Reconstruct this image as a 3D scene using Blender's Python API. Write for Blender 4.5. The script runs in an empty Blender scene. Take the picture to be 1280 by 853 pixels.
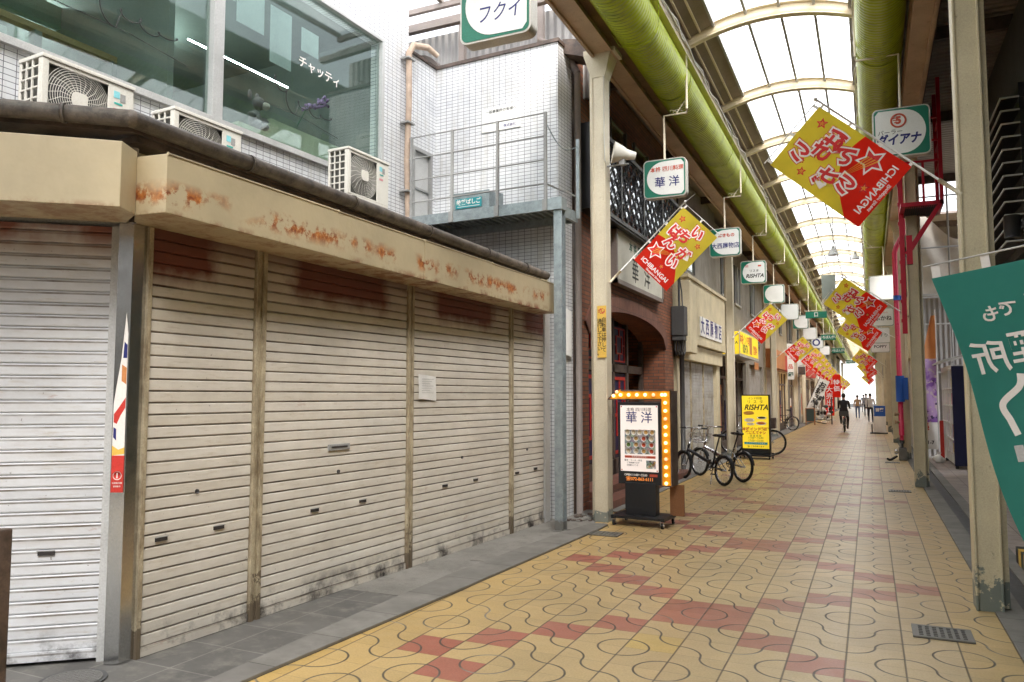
import bpy, bmesh, math, random
from mathutils import Matrix, Vector
random.seed(7)
R = math.radians
S = bpy.context.scene
COL = S.collection

# ------------------------------------------------------------------ materials
def _n(nt, t, **k):
    n = nt.nodes.new(t)
    for a, b in k.items():
        setattr(n, a, b)
    return n
def _noise(nt, vec, scale, detail=4, rough=.6, stretch=None):
    L = nt.links
    if stretch:
        mp = _n(nt, 'ShaderNodeMapping'); mp.inputs['Scale'].default_value = stretch
        L.new(vec, mp.inputs['Vector']); vec = mp.outputs[0]
    n = _n(nt, 'ShaderNodeTexNoise'); n.inputs['Scale'].default_value = scale
    n.inputs['Detail'].default_value = detail; n.inputs['Roughness'].default_value = rough
    L.new(vec, n.inputs['Vector']); return n.outputs['Fac']
def _ramp(nt, fac, a, b, ca=(0, 0, 0, 1), cb=(1, 1, 1, 1)):
    r = _n(nt, 'ShaderNodeValToRGB'); r.color_ramp.elements[0].position = a; r.color_ramp.elements[1].position = b
    r.color_ramp.elements[0].color = ca; r.color_ramp.elements[1].color = cb
    nt.links.new(fac, r.inputs[0]); return r.outputs[0]
def _mix(nt, fac, a, b, mode='MIX'):
    m = _n(nt, 'ShaderNodeMixRGB', blend_type=mode)
    for s, v in ((0, fac), (1, a), (2, b)):
        if hasattr(v, 'is_linked') or hasattr(v, 'links'): nt.links.new(v, m.inputs[s])
        elif isinstance(v, (int, float)): m.inputs[s].default_value = v
        else: m.inputs[s].default_value = (*v[:3], 1)
    return m.outputs[0]
def _math(nt, op, a, b=None, clamp=False):
    m = _n(nt, 'ShaderNodeMath', operation=op); m.use_clamp = clamp
    for s, v in ((0, a), (1, b)):
        if v is None: continue
        if isinstance(v, (int, float)): m.inputs[s].default_value = v
        else: nt.links.new(v, m.inputs[s])
    return m.outputs[0]
def newmat(name):
    m = bpy.data.materials.new(name); m.use_nodes = True
    nt = m.node_tree; return m, nt, nt.nodes['Principled BSDF']
def mat(name, col, rough=.6, metal=0, var=.12, vs=2.5, bump=.15, bs=60, dirt=None, dk=(.46, .66), ds=4, dst=None,
        low=None, lowz=.5, spec=.4, coat=0):
    """paint/stone with broad tonal variation, grime patches (dirt colour) and a dirtier foot (low colour, below lowz)"""
    m, nt, bs_ = newmat(name); L = nt.links
    g = _n(nt, 'ShaderNodeNewGeometry').outputs['Position']
    a = _noise(nt, g, vs, 5)
    c0 = tuple(max(0, x * (1 - var)) for x in col); c1 = tuple(min(1, x * (1 + var)) for x in col)
    c = _mix(nt, _ramp(nt, a, .3, .7), c0, c1)
    f = _noise(nt, g, 90, 2)
    c = _mix(nt, .12, c, _ramp(nt, f, .3, .7), 'OVERLAY')
    if dirt:
        d = _ramp(nt, _noise(nt, g, ds, 7, .72, dst), *dk)
        c = _mix(nt, d, c, dirt)
    if low:
        z = _n(nt, 'ShaderNodeSeparateXYZ'); L.new(g, z.inputs[0])
        h = _math(nt, 'DIVIDE', z.outputs[2], lowz)
        h = _math(nt, 'SUBTRACT', 1.0, h, True)
        h = _math(nt, 'MULTIPLY', _ramp(nt, _math(nt, 'ADD', h, _math(nt, 'MULTIPLY', _math(nt, 'SUBTRACT', _noise(nt, g, 7, 8, .7), .5), 2.2)), .60, .66), .9, True)
        c = _mix(nt, h, c, low)
    L.new(c, bs_.inputs['Base Color'])
    rr = _math(nt, 'MULTIPLY_ADD', _noise(nt, g, 14, 4), .25); rr.node.inputs[2].default_value = rough - .12
    L.new(rr, bs_.inputs['Roughness'])
    bs_.inputs['Metallic'].default_value = metal
    bs_.inputs['Specular IOR Level'].default_value = spec
    bs_.inputs['Coat Weight'].default_value = coat
    if bump:
        b = _n(nt, 'ShaderNodeBump'); b.inputs['Strength'].default_value = bump; b.inputs['Distance'].default_value = .01
        L.new(_noise(nt, g, bs, 4), b.inputs['Height']); L.new(b.outputs[0], bs_.inputs['Normal'])
    return m
def glow(name, col, s):
    m, nt, b = newmat(name)
    b.inputs['Base Color'].default_value = (*col, 1); b.inputs['Emission Color'].default_value = (*col, 1)
    b.inputs['Emission Strength'].default_value = s; b.inputs['Roughness'].default_value = .4; return m
def brickmat(name, c1, c2, mortar, w, h, ms=.006, off=.5, rough=.5, bump=.6, stain=None, var=0.0, spec=.4):
    m, nt, b = newmat(name); L = nt.links
    uv = _n(nt, 'ShaderNodeTexCoord').outputs['UV']; g = _n(nt, 'ShaderNodeNewGeometry').outputs['Position']
    t = _n(nt, 'ShaderNodeTexBrick'); t.offset = off; t.offset_frequency = 2
    for k, v in (('Scale', 1), ('Mortar Size', ms), ('Mortar Smooth', .15), ('Bias', 0), ('Brick Width', w), ('Row Height', h)):
        t.inputs[k].default_value = v
    t.inputs['Color1'].default_value = (*c1, 1); t.inputs['Color2'].default_value = (*c2, 1); t.inputs['Mortar'].default_value = (*mortar, 1)
    L.new(uv, t.inputs['Vector'])
    c = _mix(nt, .25, t.outputs[0], _ramp(nt, _noise(nt, g, 3, 5), .25, .75), 'OVERLAY')
    if stain: c = _mix(nt, _ramp(nt, _noise(nt, g, 2.2, 8, .7, (3, 3, .6)), .5, .8), c, stain)
    L.new(c, b.inputs['Base Color']); b.inputs['Roughness'].default_value = rough; b.inputs['Specular IOR Level'].default_value = spec
    bp = _n(nt, 'ShaderNodeBump'); bp.inputs['Strength'].default_value = bump; bp.inputs['Distance'].default_value = .004
    L.new(_math(nt, 'SUBTRACT', 1.0, t.outputs['Fac']), bp.inputs['Height']); L.new(bp.outputs[0], b.inputs['Normal'])
    return m
def ribmat(name, col, pitch, axis=0, rough=.5, amp=.01, dark=None, metal=0):
    """corrugated / wound sheet: wave bump along a UV axis"""
    m, nt, b = newmat(name); L = nt.links
    uv = _n(nt, 'ShaderNodeTexCoord').outputs['UV']; g = _n(nt, 'ShaderNodeNewGeometry').outputs['Position']
    s = _n(nt, 'ShaderNodeSeparateXYZ'); L.new(uv, s.inputs[0])
    w = _math(nt, 'SINE', _math(nt, 'MULTIPLY', s.outputs[axis], 2 * math.pi / pitch))
    c = _mix(nt, _ramp(nt, _noise(nt, g, 2.3, 6), .3, .7), tuple(x * .8 for x in col), tuple(x * 1.12 for x in col))
    if dark: c = _mix(nt, _ramp(nt, _noise(nt, g, 5, 7, .7), .5, .72), c, dark)
    L.new(c, b.inputs['Base Color']); b.inputs['Roughness'].default_value = rough; b.inputs['Metallic'].default_value = metal
    bp = _n(nt, 'ShaderNodeBump'); bp.inputs['Strength'].default_value = .8; bp.inputs['Distance'].default_value = amp
    L.new(w, bp.inputs['Height']); L.new(bp.outputs[0], b.inputs['Normal']); return m

M = {}
M['white'] = mat('white_paint', (.78, .77, .74), .5)
M['cream'] = mat('cream_steel_paint', (.64, .57, .43), .42, var=.08, bump=.06, dirt=(.42, .34, .22), dk=(.6, .8), ds=9, low=(.2, .23, .22), lowz=.3)
M['creamR'] = mat('peeling_cream_paint', (.60, .53, .36), .45, var=.1, bump=.12, dirt=(.3, .27, .19), dk=(.63, .7), ds=22, low=(.14, .17, .16), lowz=.5)
M['creamrib'] = mat('rib_cream_paint', (.72, .62, .45), .45, var=.06, bump=.04, dirt=(.42, .3, .17), dk=(.62, .8), ds=6)
M['girder'] = mat('girder_tan_paint', (.47, .33, .2), .5, var=.15, bump=.06, dirt=(.25, .16, .09), dk=(.58, .75), ds=6)
M['black'] = mat('black_plastic', (.02, .02, .022), .4)
M['dark'] = mat('dark_void', (.035, .03, .028), .8)
M['darkgrey'] = mat('dark_grey_metal', (.06, .06, .06), .5)
M['grey'] = mat('grey_paint', (.32, .32, .31), .55)
M['lgrey'] = mat('light_grey', (.5, .5, .49), .55)
M['steel'] = mat('galvanised_steel', (.30, .345, .36), .42, metal=.35, var=.22, vs=14, bump=.05, low=(.2, .19, .17), lowz=.3)
M['chrome'] = mat('bare_metal', (.6, .6, .62), .25, metal=1, bump=.02)
M['gutter'] = mat('weathered_gutter', (.13, .105, .085), .55, var=.3, vs=6, dirt=(.05, .04, .035), ds=10)
M['brown'] = mat('brown_metal', (.10, .07, .055), .5, var=.2, dirt=(.04, .03, .025), ds=6)
M['brownlight'] = mat('taupe_steel', (.25, .21, .19), .5)
M['ac'] = mat('ac_cream_plastic', (.68, .66, .60), .45, var=.06, bump=.03, dirt=(.42, .38, .3), dk=(.6, .85), ds=5)
M['acgrille'] = mat('ac_dark_fins', (.11, .11, .10), .6)
M['tilewhite'] = brickmat('white_mosaic_tile', (.74, .75, .76), (.66, .67, .69), (.13, .13, .15), .098, .0485, .0032, 0, .28, .5, stain=(.5, .48, .44))
M['brick'] = brickmat('red_brown_brick', (.29, .105, .052), (.18, .068, .038), (.09, .065, .05), .21, .062, .007, .5, .75, .9)
M['archbrick'] = brickmat('arch_brick', (.22, .095, .062), (.16, .07, .05), (.09, .065, .055), .06, .5, .004, 0, .75, .9)
M['concrete'] = mat('stained_concrete', (.22, .21, .19), .8, var=.2, vs=1.6, bump=.3, dirt=(.14, .13, .12), dk=(.5, .75), ds=5)
M['conlight'] = brickmat('kerb_concrete', (.21, .2, .18), (.18, .17, .154), (.08, .075, .065), 10, .6, .004, 0, .85, .5, stain=(.16, .15, .13))
M['render'] = mat('grey_render', (.33, .30, .26), .85, var=.18, bump=.5, bs=50, dirt=(.2, .18, .15), dk=(.5, .8), ds=3, dst=(2, 2, .4))
M['rendercream'] = mat('cream_render', (.58, .50, .34), .8, var=.12, bump=.35, bs=60, dirt=(.4, .33, .22), dk=(.55, .85), ds=4, dst=(2, 2, .5))
M['sidewalk'] = brickmat('slate_paving', (.135, .13, .12), (.105, .102, .096), (.2, .19, .175), .42, .42, .006, 0, .6, .3, stain=(.24, .23, .2))
M['paveR'] = brickmat('pinkish_paving', (.36, .3, .26), (.31, .26, .23), (.12, .1, .09), .3, .3, .006, 0, .55, .3, stain=(.22, .17, .14))
M['asphalt'] = mat('asphalt', (.05, .05, .05), .85, bump=.6, bs=150)
M['stepred'] = brickmat('red_step_tile', (.2, .08, .055), (.16, .07, .05), (.08, .06, .05), .15, .15, .006, 0, .5, .4)
M['duct'] = ribmat('green_spiral_duct', (.42, .52, .005), .075, 1, .34, .006, dark=(.2, .26, .01))
M['corrug'] = ribmat('grey_corrugated_ceiling', (.24, .215, .19), .16, 1, .6, .02)
M['fence'] = ribmat('grey_corrugated_fence', (.33, .32, .31), .12, 0, .6, .02)
M['red'] = mat('red_paint', (.48, .012, .035), .35, var=.15, bump=.03)
M['redsign'] = mat('red_sign', (.55, .04, .03), .5)
M['pipered'] = mat('pipe_red_paint', (.55, .02, .07), .3, var=.1, bump=.02)
M['valve'] = mat('valve_blue_wrap', (.02, .10, .42), .5)
M['green'] = mat('sign_green', (.01, .16, .10), .35, var=.05, bump=0)
M['signwhite'] = mat('sign_face_white', (.76, .77, .75), .35, var=.06, bump=0, dirt=(.5, .5, .46), dk=(.6, .9), ds=3)
M['signframe'] = mat('sign_frame_aluminium', (.55, .53, .48), .4, metal=.3, var=.1)
M['inkblue'] = mat('ink_blue', (.02, .025, .16), .5, bump=0)
M['inkred'] = mat('ink_red', (.55, .09, .05), .5, bump=0)
M['inkblack'] = mat('ink_black', (.02, .02, .02), .5, bump=0)
M['inkgreen'] = mat('ink_green', (.02, .09, .05), .5, bump=0)
M['yellow'] = mat('sticker_yellow', (.75, .48, .09), .5, bump=0)
M['orange'] = mat('orange_board', (.6, .24, .08), .5)
M['navy'] = mat('navy_panel', (.012, .014, .06), .45)
M['flagred'] = mat('flag_red', (.68, .035, .022), .7, var=.06, bump=.05, bs=300)
M['flagyellow'] = mat('flag_yellow', (.78, .60, .045), .7, var=.05, bump=.05, bs=300)
M['flagwhite'] = mat('flag_white_print', (.82, .78, .74), .7, var=.02, bump=0)
M['flagink'] = mat('flag_red_print', (.62, .03, .03), .7, var=.02, bump=0)
M['teal'] = mat('teal_cloth', (.03, .20, .165), .75, var=.1, bump=.1, bs=300)
M['pole'] = mat('white_pole', (.72, .70, .68), .35, bump=0)
M['wood'] = mat('orange_wood', (.27, .12, .05), .5, var=.15, dst=(1, 1, 6))
M['tyre'] = mat('tyre_rubber', (.018, .018, .018), .75)
M['skin'] = mat('skin', (.45, .28, .2), .6, bump=0)
M['hair'] = mat('dark_hair', (.02, .015, .012), .6)
M['cloth_dark'] = mat('dark_clothes', (.025, .025, .03), .85)
M['cloth_tan'] = mat('tan_coat', (.28, .17, .09), .85)
M['cloth_grey'] = mat('grey_coat', (.16, .16, .18), .85)
M['shoe'] = mat('shoe', (.05, .04, .04), .6)
M['tarp'] = mat('white_tarp', (.62, .57, .51), .75, var=.12, bump=.6, bs=7)
M['paper'] = mat('paper', (.72, .71, .68), .7, var=.04)
M['acrylic'] = mat('purple_artwork', (.3, .14, .4), .5, var=.5, vs=4)
M['plushgrey'] = mat('plush_grey', (.22, .21, .23), .9, bump=.6)
M['plushwhite'] = mat('plush_white', (.6, .57, .52), .9, bump=.6)
M['purple'] = mat('violet_silk', (.42, .28, .5), .8, var=.3)
M['lamp_glow'] = glow('shop_lamp', (1, .93, .8), 3)
M['tube_glow'] = glow('tube_light', (.9, 1, .97), 24)
M['shopglow'] = glow('lit_shop_interior', (1, .8, .55), .22)
M['shopglow2'] = glow('lit_shop_white', (.9, .95, 1), .3)

# --- special materials
def clothmat(name, col, tr=.45):
    m, nt, b = newmat(name); L = nt.links; g = _n(nt, 'ShaderNodeNewGeometry').outputs['Position']
    c = _mix(nt, _ramp(nt, _noise(nt, g, 4, 4), .3, .7), tuple(x * .92 for x in col), tuple(min(1, x * 1.05) for x in col))
    L.new(c, b.inputs['Base Color']); b.inputs['Roughness'].default_value = .8; b.inputs['Specular IOR Level'].default_value = .15
    t = _n(nt, 'ShaderNodeBsdfTranslucent'); L.new(c, t.inputs[0]); mx = _n(nt, 'ShaderNodeMixShader'); mx.inputs[0].default_value = tr
    L.new(b.outputs[0], mx.inputs[1]); L.new(t.outputs[0], mx.inputs[2]); L.new(mx.outputs[0], nt.nodes['Material Output'].inputs[0]); return m
M['flagred'] = clothmat('flag_red_cloth', (.92, .075, .04), .75); M['flagyellow'] = clothmat('flag_yellow_cloth', (.95, .84, .16), .78); M['teal'] = clothmat('teal_cloth_sheet', (.09, .40, .34), .55)
def m_shutter(name, base, band):
    m, nt, b = newmat(name); L = nt.links
    g = _n(nt, 'ShaderNodeNewGeometry').outputs['Position']; s = _n(nt, 'ShaderNodeSeparateXYZ'); L.new(g, s.inputs[0])
    z = s.outputs[2]; y = s.outputs[1]
    c = _mix(nt, _ramp(nt, _noise(nt, g, 1.6, 6, .65), .3, .7), tuple(x * .86 for x in base), tuple(x * 1.08 for x in base))
    c = _mix(nt, _math(nt, 'MULTIPLY', _ramp(nt, _noise(nt, g, 5, 7, .7, (1, 1, 7)), .55, .75), .5), c, (.36, .28, .17))
    wn = _n(nt, 'ShaderNodeTexWhiteNoise', noise_dimensions='1D'); L.new(_math(nt, 'FLOOR', _math(nt, 'DIVIDE', _math(nt, 'SUBTRACT', z, .062), .0745)), wn.inputs['W'])
    c = _mix(nt, .16, c, _ramp(nt, wn.outputs[0], 0, 1, (.25, .25, .25, 1), (.75, .75, .75, 1)), 'OVERLAY')
    # dirty line low in each slat and drip streaks
    fr = _math(nt, 'FRACT', _math(nt, 'DIVIDE', _math(nt, 'SUBTRACT', z, .062), .0745))
    edge = _math(nt, 'LESS_THAN', fr, .15)
    c = _mix(nt, _math(nt, 'MULTIPLY', edge, _ramp(nt, _noise(nt, g, 3, 6), .1, .7)), c, (.11, .085, .06))
    c = _mix(nt, _math(nt, 'MULTIPLY', _ramp(nt, fr, .45, 1.0), _math(nt, 'MULTIPLY', _ramp(nt, _noise(nt, g, 2.4, 6, .7, (1, 1, 2)), .4, .7), .45)), c, (.30, .24, .17))
    sp = _ramp(nt, _noise(nt, g, 38, 3, .6), .70, .75)
    c = _mix(nt, _math(nt, 'MULTIPLY', sp, .7), c, (.12, .09, .07))
    if band:   # old red-brown undercoat showing along the head, broken in blocks
        zz = _math(nt, 'ADD', z, _math(nt, 'MULTIPLY', _noise(nt, g, 6, 5), .16))
        up = _ramp(nt, zz, .0, 1.0); r = up.node
        mz = _math(nt, 'MULTIPLY', _math(nt, 'SUBTRACT', zz, band), 7, True)
        yv = _math(nt, 'SINE', _math(nt, 'MULTIPLY_ADD', y, 3.222)); yv.node.inputs[0].links[0].from_node.inputs[2].default_value = -15.31
        blocks = _ramp(nt, _math(nt, 'ADD', yv, _math(nt, 'MULTIPLY', _noise(nt, g, 3.5, 6, .7), 1.1)), 0.0, .45)
        blocks = _math(nt, 'MULTIPLY', _math(nt, 'MULTIPLY_ADD', blocks, .7), 1.0); blocks.node.inputs[0].links[0].from_node.inputs[2].default_value = .25
        c = _mix(nt, _math(nt, 'MULTIPLY', mz, blocks, True), c, (.15, .032, .018))
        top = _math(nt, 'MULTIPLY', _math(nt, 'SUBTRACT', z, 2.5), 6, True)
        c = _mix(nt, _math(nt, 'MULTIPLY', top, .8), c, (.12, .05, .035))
    else:
        mz = _math(nt, 'MULTIPLY', _math(nt, 'SUBTRACT', z, 2.42), 5, True)
        c = _mix(nt, _math(nt, 'MULTIPLY', mz, _ramp(nt, _noise(nt, g, 3, 5), .3, .6)), c, (.25, .1, .07))
    # rust freckles and black soot at the foot
    c = _mix(nt, _math(nt, 'MULTIPLY', _ramp(nt, _noise(nt, g, 2.2, 8, .7, (1, 1, 3)), .66, .74), .55), c, (.30, .10, .045))
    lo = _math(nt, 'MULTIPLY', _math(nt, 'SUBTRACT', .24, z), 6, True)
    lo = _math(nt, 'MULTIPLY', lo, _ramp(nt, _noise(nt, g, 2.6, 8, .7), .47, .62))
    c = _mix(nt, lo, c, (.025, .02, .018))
    L.new(c, b.inputs['Base Color']); b.inputs['Roughness'].default_value = .5; b.inputs['Specular IOR Level'].default_value = .35
    bp = _n(nt, 'ShaderNodeBump'); bp.inputs['Strength'].default_value = .34; bp.inputs['Distance'].default_value = .014
    L.new(_noise(nt, g, 5, 5), bp.inputs['Height']); L.new(bp.outputs[0], b.inputs['Normal'])
    return m
M['shutter'] = m_shutter('weathered_shutter_slats', (.65, .608, .535), 2.37)
M['shutter_l'] = m_shutter('pale_shutter_slats', (.64, .65, .67), None)
M['shutter_g'] = mat('grey_shutter_slats', (.40, .39, .38), .5, dirt=(.25, .22, .18), ds=3)
def m_fascia(rust=1.0, nm='rusting_beige_fascia'):
    m, nt, b = newmat(nm); L = nt.links
    g = _n(nt, 'ShaderNodeNewGeometry').outputs['Position']; s = _n(nt, 'ShaderNodeSeparateXYZ'); L.new(g, s.inputs[0])
    base = (.48, .40, .255)
    c = _mix(nt, _ramp(nt, _noise(nt, g, 1.8, 6), .3, .7), tuple(x * .85 for x in base), tuple(x * 1.1 for x in base))
    c = _mix(nt, _math(nt, 'MULTIPLY', _ramp(nt, _noise(nt, g, 3.5, 6, .7, (1, 1, .35)), .55, .8), .35), c, (.30, .22, .13))
    h = _math(nt, 'SUBTRACT', 1.0, _math(nt, 'MULTIPLY', _math(nt, 'ABSOLUTE', _math(nt, 'SUBTRACT', s.outputs[2], 2.785)), 11.0), True)
    r = _noise(nt, g, 7.5, 8, .72)
    r = _math(nt, 'MULTIPLY', _ramp(nt, r, .475, .54), h, True)
    cells = _ramp(nt, _noise(nt, g, 1.7, 2), .40, .50)
    r = _math(nt, 'MULTIPLY', _math(nt, 'MULTIPLY', r, cells), rust)
    rc = _mix(nt, _ramp(nt, _noise(nt, g, 30, 5), .35, .65), (.55, .20, .04), (.20, .05, .015))
    c = _mix(nt, _math(nt, 'MULTIPLY', r, 1.3, True), c, rc)
    e = _math(nt, 'MULTIPLY', _math(nt, 'SUBTRACT', 2.70, s.outputs[2]), 16, True)
    e = _math(nt, 'MULTIPLY', e, _ramp(nt, _noise(nt, g, 4, 8, .75), .47, .58))
    c = _mix(nt, e, c, (.20, .06, .02))
    L.new(c, b.inputs['Base Color']); b.inputs['Roughness'].default_value = .5
    bp = _n(nt, 'ShaderNodeBump'); bp.inputs['Strength'].default_value = .35; bp.inputs['Distance'].default_value = .02
    L.new(_noise(nt, g, 3, 4), bp.inputs['Height']); L.new(bp.outputs[0], b.inputs['Normal'])
    return m
M['fascia'] = m_fascia()
M['fascia_l'] = m_fascia(0.0, 'beige_fascia')
def m_post():
    return mat('stained_shutter_post', (.42, .36, .25), .5, var=.25, vs=6, dirt=(.16, .11, .06), dk=(.45, .7), ds=9, dst=(2, 2, .5), low=(.12, .09, .06), lowz=.6)
M['post'] = m_post()
M['pillar'] = mat('mirror_steel', (.58, .58, .57), .2, metal=1, var=.05, bump=.03, bs=6)
def m_glass(name, tint, rough=.02, tr=.75):
    m, nt, b = newmat(name); L = nt.links
    nt.nodes.remove(b); out = nt.nodes['Material Output']
    t = _n(nt, 'ShaderNodeBsdfTransparent'); t.inputs[0].default_value = (*tint, 1)
    gl = _n(nt, 'ShaderNodeBsdfGlossy'); gl.inputs['Roughness'].default_value = rough; gl.inputs[0].default_value = (.9, .95, .93, 1)
    fr = _n(nt, 'ShaderNodeLayerWeight'); fr.inputs[0].default_value = .5
    fac = _math(nt, 'MULTIPLY_ADD', _math(nt, 'POWER', fr.outputs[1], 4.0), .8, True); fac.node.inputs[2].default_value = .045
    mx = _n(nt, 'ShaderNodeMixShader'); L.new(fac, mx.inputs[0]); L.new(t.outputs[0], mx.inputs[1]); L.new(gl.outputs[0], mx.inputs[2])
    L.new(mx.outputs[0], out.inputs[0]); return m
M['glass'] = m_glass('window_glass', (.80, .86, .84), .02, .74)
M['glassclear'] = m_glass('shop_glass', (.85, .9, .9), .03, .8)
def m_skylight(f=.45, nm='milky_skylight_sheet'):
    m, nt, b = newmat(nm); L = nt.links
    nt.nodes.remove(b); out = nt.nodes['Material Output']
    t = _n(nt, 'ShaderNodeBsdfTransparent'); t.inputs[0].default_value = (.92, .93, .95, 1)
    d = _n(nt, 'ShaderNodeBsdfTranslucent'); d.inputs[0].default_value = (.9, .9, .9, 1)
    g = _n(nt, 'ShaderNodeNewGeometry').outputs['Position']
    L.new(_mix(nt, _ramp(nt, _noise(nt, g, 1.2, 5), .3, .7), (.80, .81, .82), (.98, .98, .98)), d.inputs[0])
    mx = _n(nt, 'ShaderNodeMixShader'); mx.inputs[0].default_value = f
    L.new(t.outputs[0], mx.inputs[1]); L.new(d.outputs[0], mx.inputs[2]); L.new(mx.outputs[0], out.inputs[0]); return m
M['skylight'] = m_skylight(.5)
M['roofglass'] = m_skylight(.55, 'clear_roof_sheet')
def m_floor():
    m, nt, b = newmat('arcade_paving_tiles'); L = nt.links
    uv = _n(nt, 'ShaderNodeUVMap').outputs[0]; g = _n(nt, 'ShaderNodeNewGeometry').outputs['Position']
    s = _n(nt, 'ShaderNodeSeparateXYZ'); L.new(uv, s.inputs[0])
    fu = _math(nt, 'FRACT', s.outputs[0]); fv = _math(nt, 'FRACT', s.outputs[1])
    fl = _n(nt, 'ShaderNodeAttribute', attribute_name='flip').outputs['Fac']
    col = _n(nt, 'ShaderNodeAttribute', attribute_name='tilecol').outputs['Color']
    # flip mirrors u
    fu2 = _math(nt, 'ABSOLUTE', _math(nt, 'SUBTRACT', fl, fu))
    def dist(a, b2):
        return _math(nt, 'SQRT', _math(nt, 'ADD', _math(nt, 'POWER', a, 2), _math(nt, 'POWER', b2, 2)))
    d1 = dist(fu2, fv); d2 = dist(_math(nt, 'SUBTRACT', 1.0, fu2), _math(nt, 'SUBTRACT', 1.0, fv))
    wob = _math(nt, 'MULTIPLY', _math(nt, 'SUBTRACT', _noise(nt, g, 11, 2), .5), .012)
    m1 = _math(nt, 'MINIMUM', _math(nt, 'ABSOLUTE', _math(nt, 'SUBTRACT', _math(nt, 'ADD', d1, wob), .5)), _math(nt, 'ABSOLUTE', _math(nt, 'SUBTRACT', _math(nt, 'ADD', d2, wob), .5)))
    arc = _ramp(nt, m1, .014, .027, (1, 1, 1, 1), (0, 0, 0, 1))
    ju = _math(nt, 'MINIMUM', fu, _math(nt, 'SUBTRACT', 1.0, fu)); jv = _math(nt, 'MINIMUM', fv, _math(nt, 'SUBTRACT', 1.0, fv))
    lu = _ramp(nt, ju, .011, .021, (1, 1, 1, 1), (0, 0, 0, 1)); lv = _ramp(nt, jv, .003, .009, (1, 1, 1, 1), (0, 0, 0, 1))
    c = _mix(nt, .55, col, _ramp(nt, _noise(nt, g, 75, 3, .7), .25, .75, (.33, .33, .33, 1), (.66, .66, .66, 1)), 'OVERLAY')
    c = _mix(nt, _math(nt, 'MULTIPLY', _ramp(nt, _noise(nt, g, 1.1, 7, .68), .45, .8), .42), c, (.23, .17, .11))
    c = _mix(nt, _math(nt, 'MULTIPLY', _ramp(nt, _noise(nt, g, 26, 3), .72, .76), .6), c, (.1, .08, .06))
    c = _mix(nt, _math(nt, 'MULTIPLY', lv, .55), c, (.17, .12, .07))
    c = _mix(nt, _math(nt, 'MULTIPLY', lu, .85), c, (.10, .075, .05))
    gc = _mix(nt, _ramp(nt, _noise(nt, g, 2.0, 3), .56, .68), (.075, .065, .052), (.30, .27, .23))
    c = _mix(nt, _math(nt, 'MULTIPLY', arc, .95), c, gc)
    L.new(c, b.inputs['Base Color'])
    rr = _math(nt, 'MULTIPLY_ADD', _noise(nt, g, 6, 6), .3); rr.node.inputs[2].default_value = .22
    L.new(rr, b.inputs['Roughness']); b.inputs['Specular IOR Level'].default_value = .45
    bp = _n(nt, 'ShaderNodeBump'); bp.inputs['Strength'].default_value = .5; bp.inputs['Distance'].default_value = .004
    hh = _math(nt, 'SUBTRACT', _math(nt, 'MULTIPLY', _noise(nt, g, 60, 3), .25), _math(nt, 'MAXIMUM', arc, _math(nt, 'MAXIMUM', lu, lv)))
    L.new(hh, bp.inputs['Height']); L.new(bp.outputs[0], b.inputs['Normal'])
    return m
M['floor'] = m_floor()
def m_art(name, scale, sat=1.0, light=.5, em=0):
    """printed picture: patches of colour"""
    m, nt, b = newmat(name); L = nt.links
    uv = _n(nt, 'ShaderNodeTexCoord').outputs['UV']
    v = _n(nt, 'ShaderNodeTexVoronoi'); v.inputs['Scale'].default_value = scale; L.new(uv, v.inputs['Vector'])
    h = _n(nt, 'ShaderNodeHueSaturation'); h.inputs['Saturation'].default_value = sat; h.inputs['Value'].default_value = light
    L.new(v.outputs['Color'], h.inputs['Color']); L.new(h.outputs[0], b.inputs['Base Color']); b.inputs['Roughness'].default_value = .5
    return m
def m_purple():
    m, nt, b = newmat('violet_figure_print'); L = nt.links
    g = _n(nt, 'ShaderNodeNewGeometry').outputs['Position']
    c = _mix(nt, _ramp(nt, _noise(nt, g, 2.6, 3), .42, .5), (.24, .09, .42), (.5, .32, .62))
    c = _mix(nt, _ramp(nt, _noise(nt, g, 5, 2), .56, .58), c, (.62, .5, .55))
    c = _mix(nt, _ramp(nt, _noise(nt, g, 7, 2), .62, .64), c, (.06, .03, .12))
    L.new(c, b.inputs['Base Color']); b.inputs['Roughness'].default_value = .6; return m
M['artpurple'] = m_purple()
M['artfood'] = m_art('colour_patches', 9, .8, .6)

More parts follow.
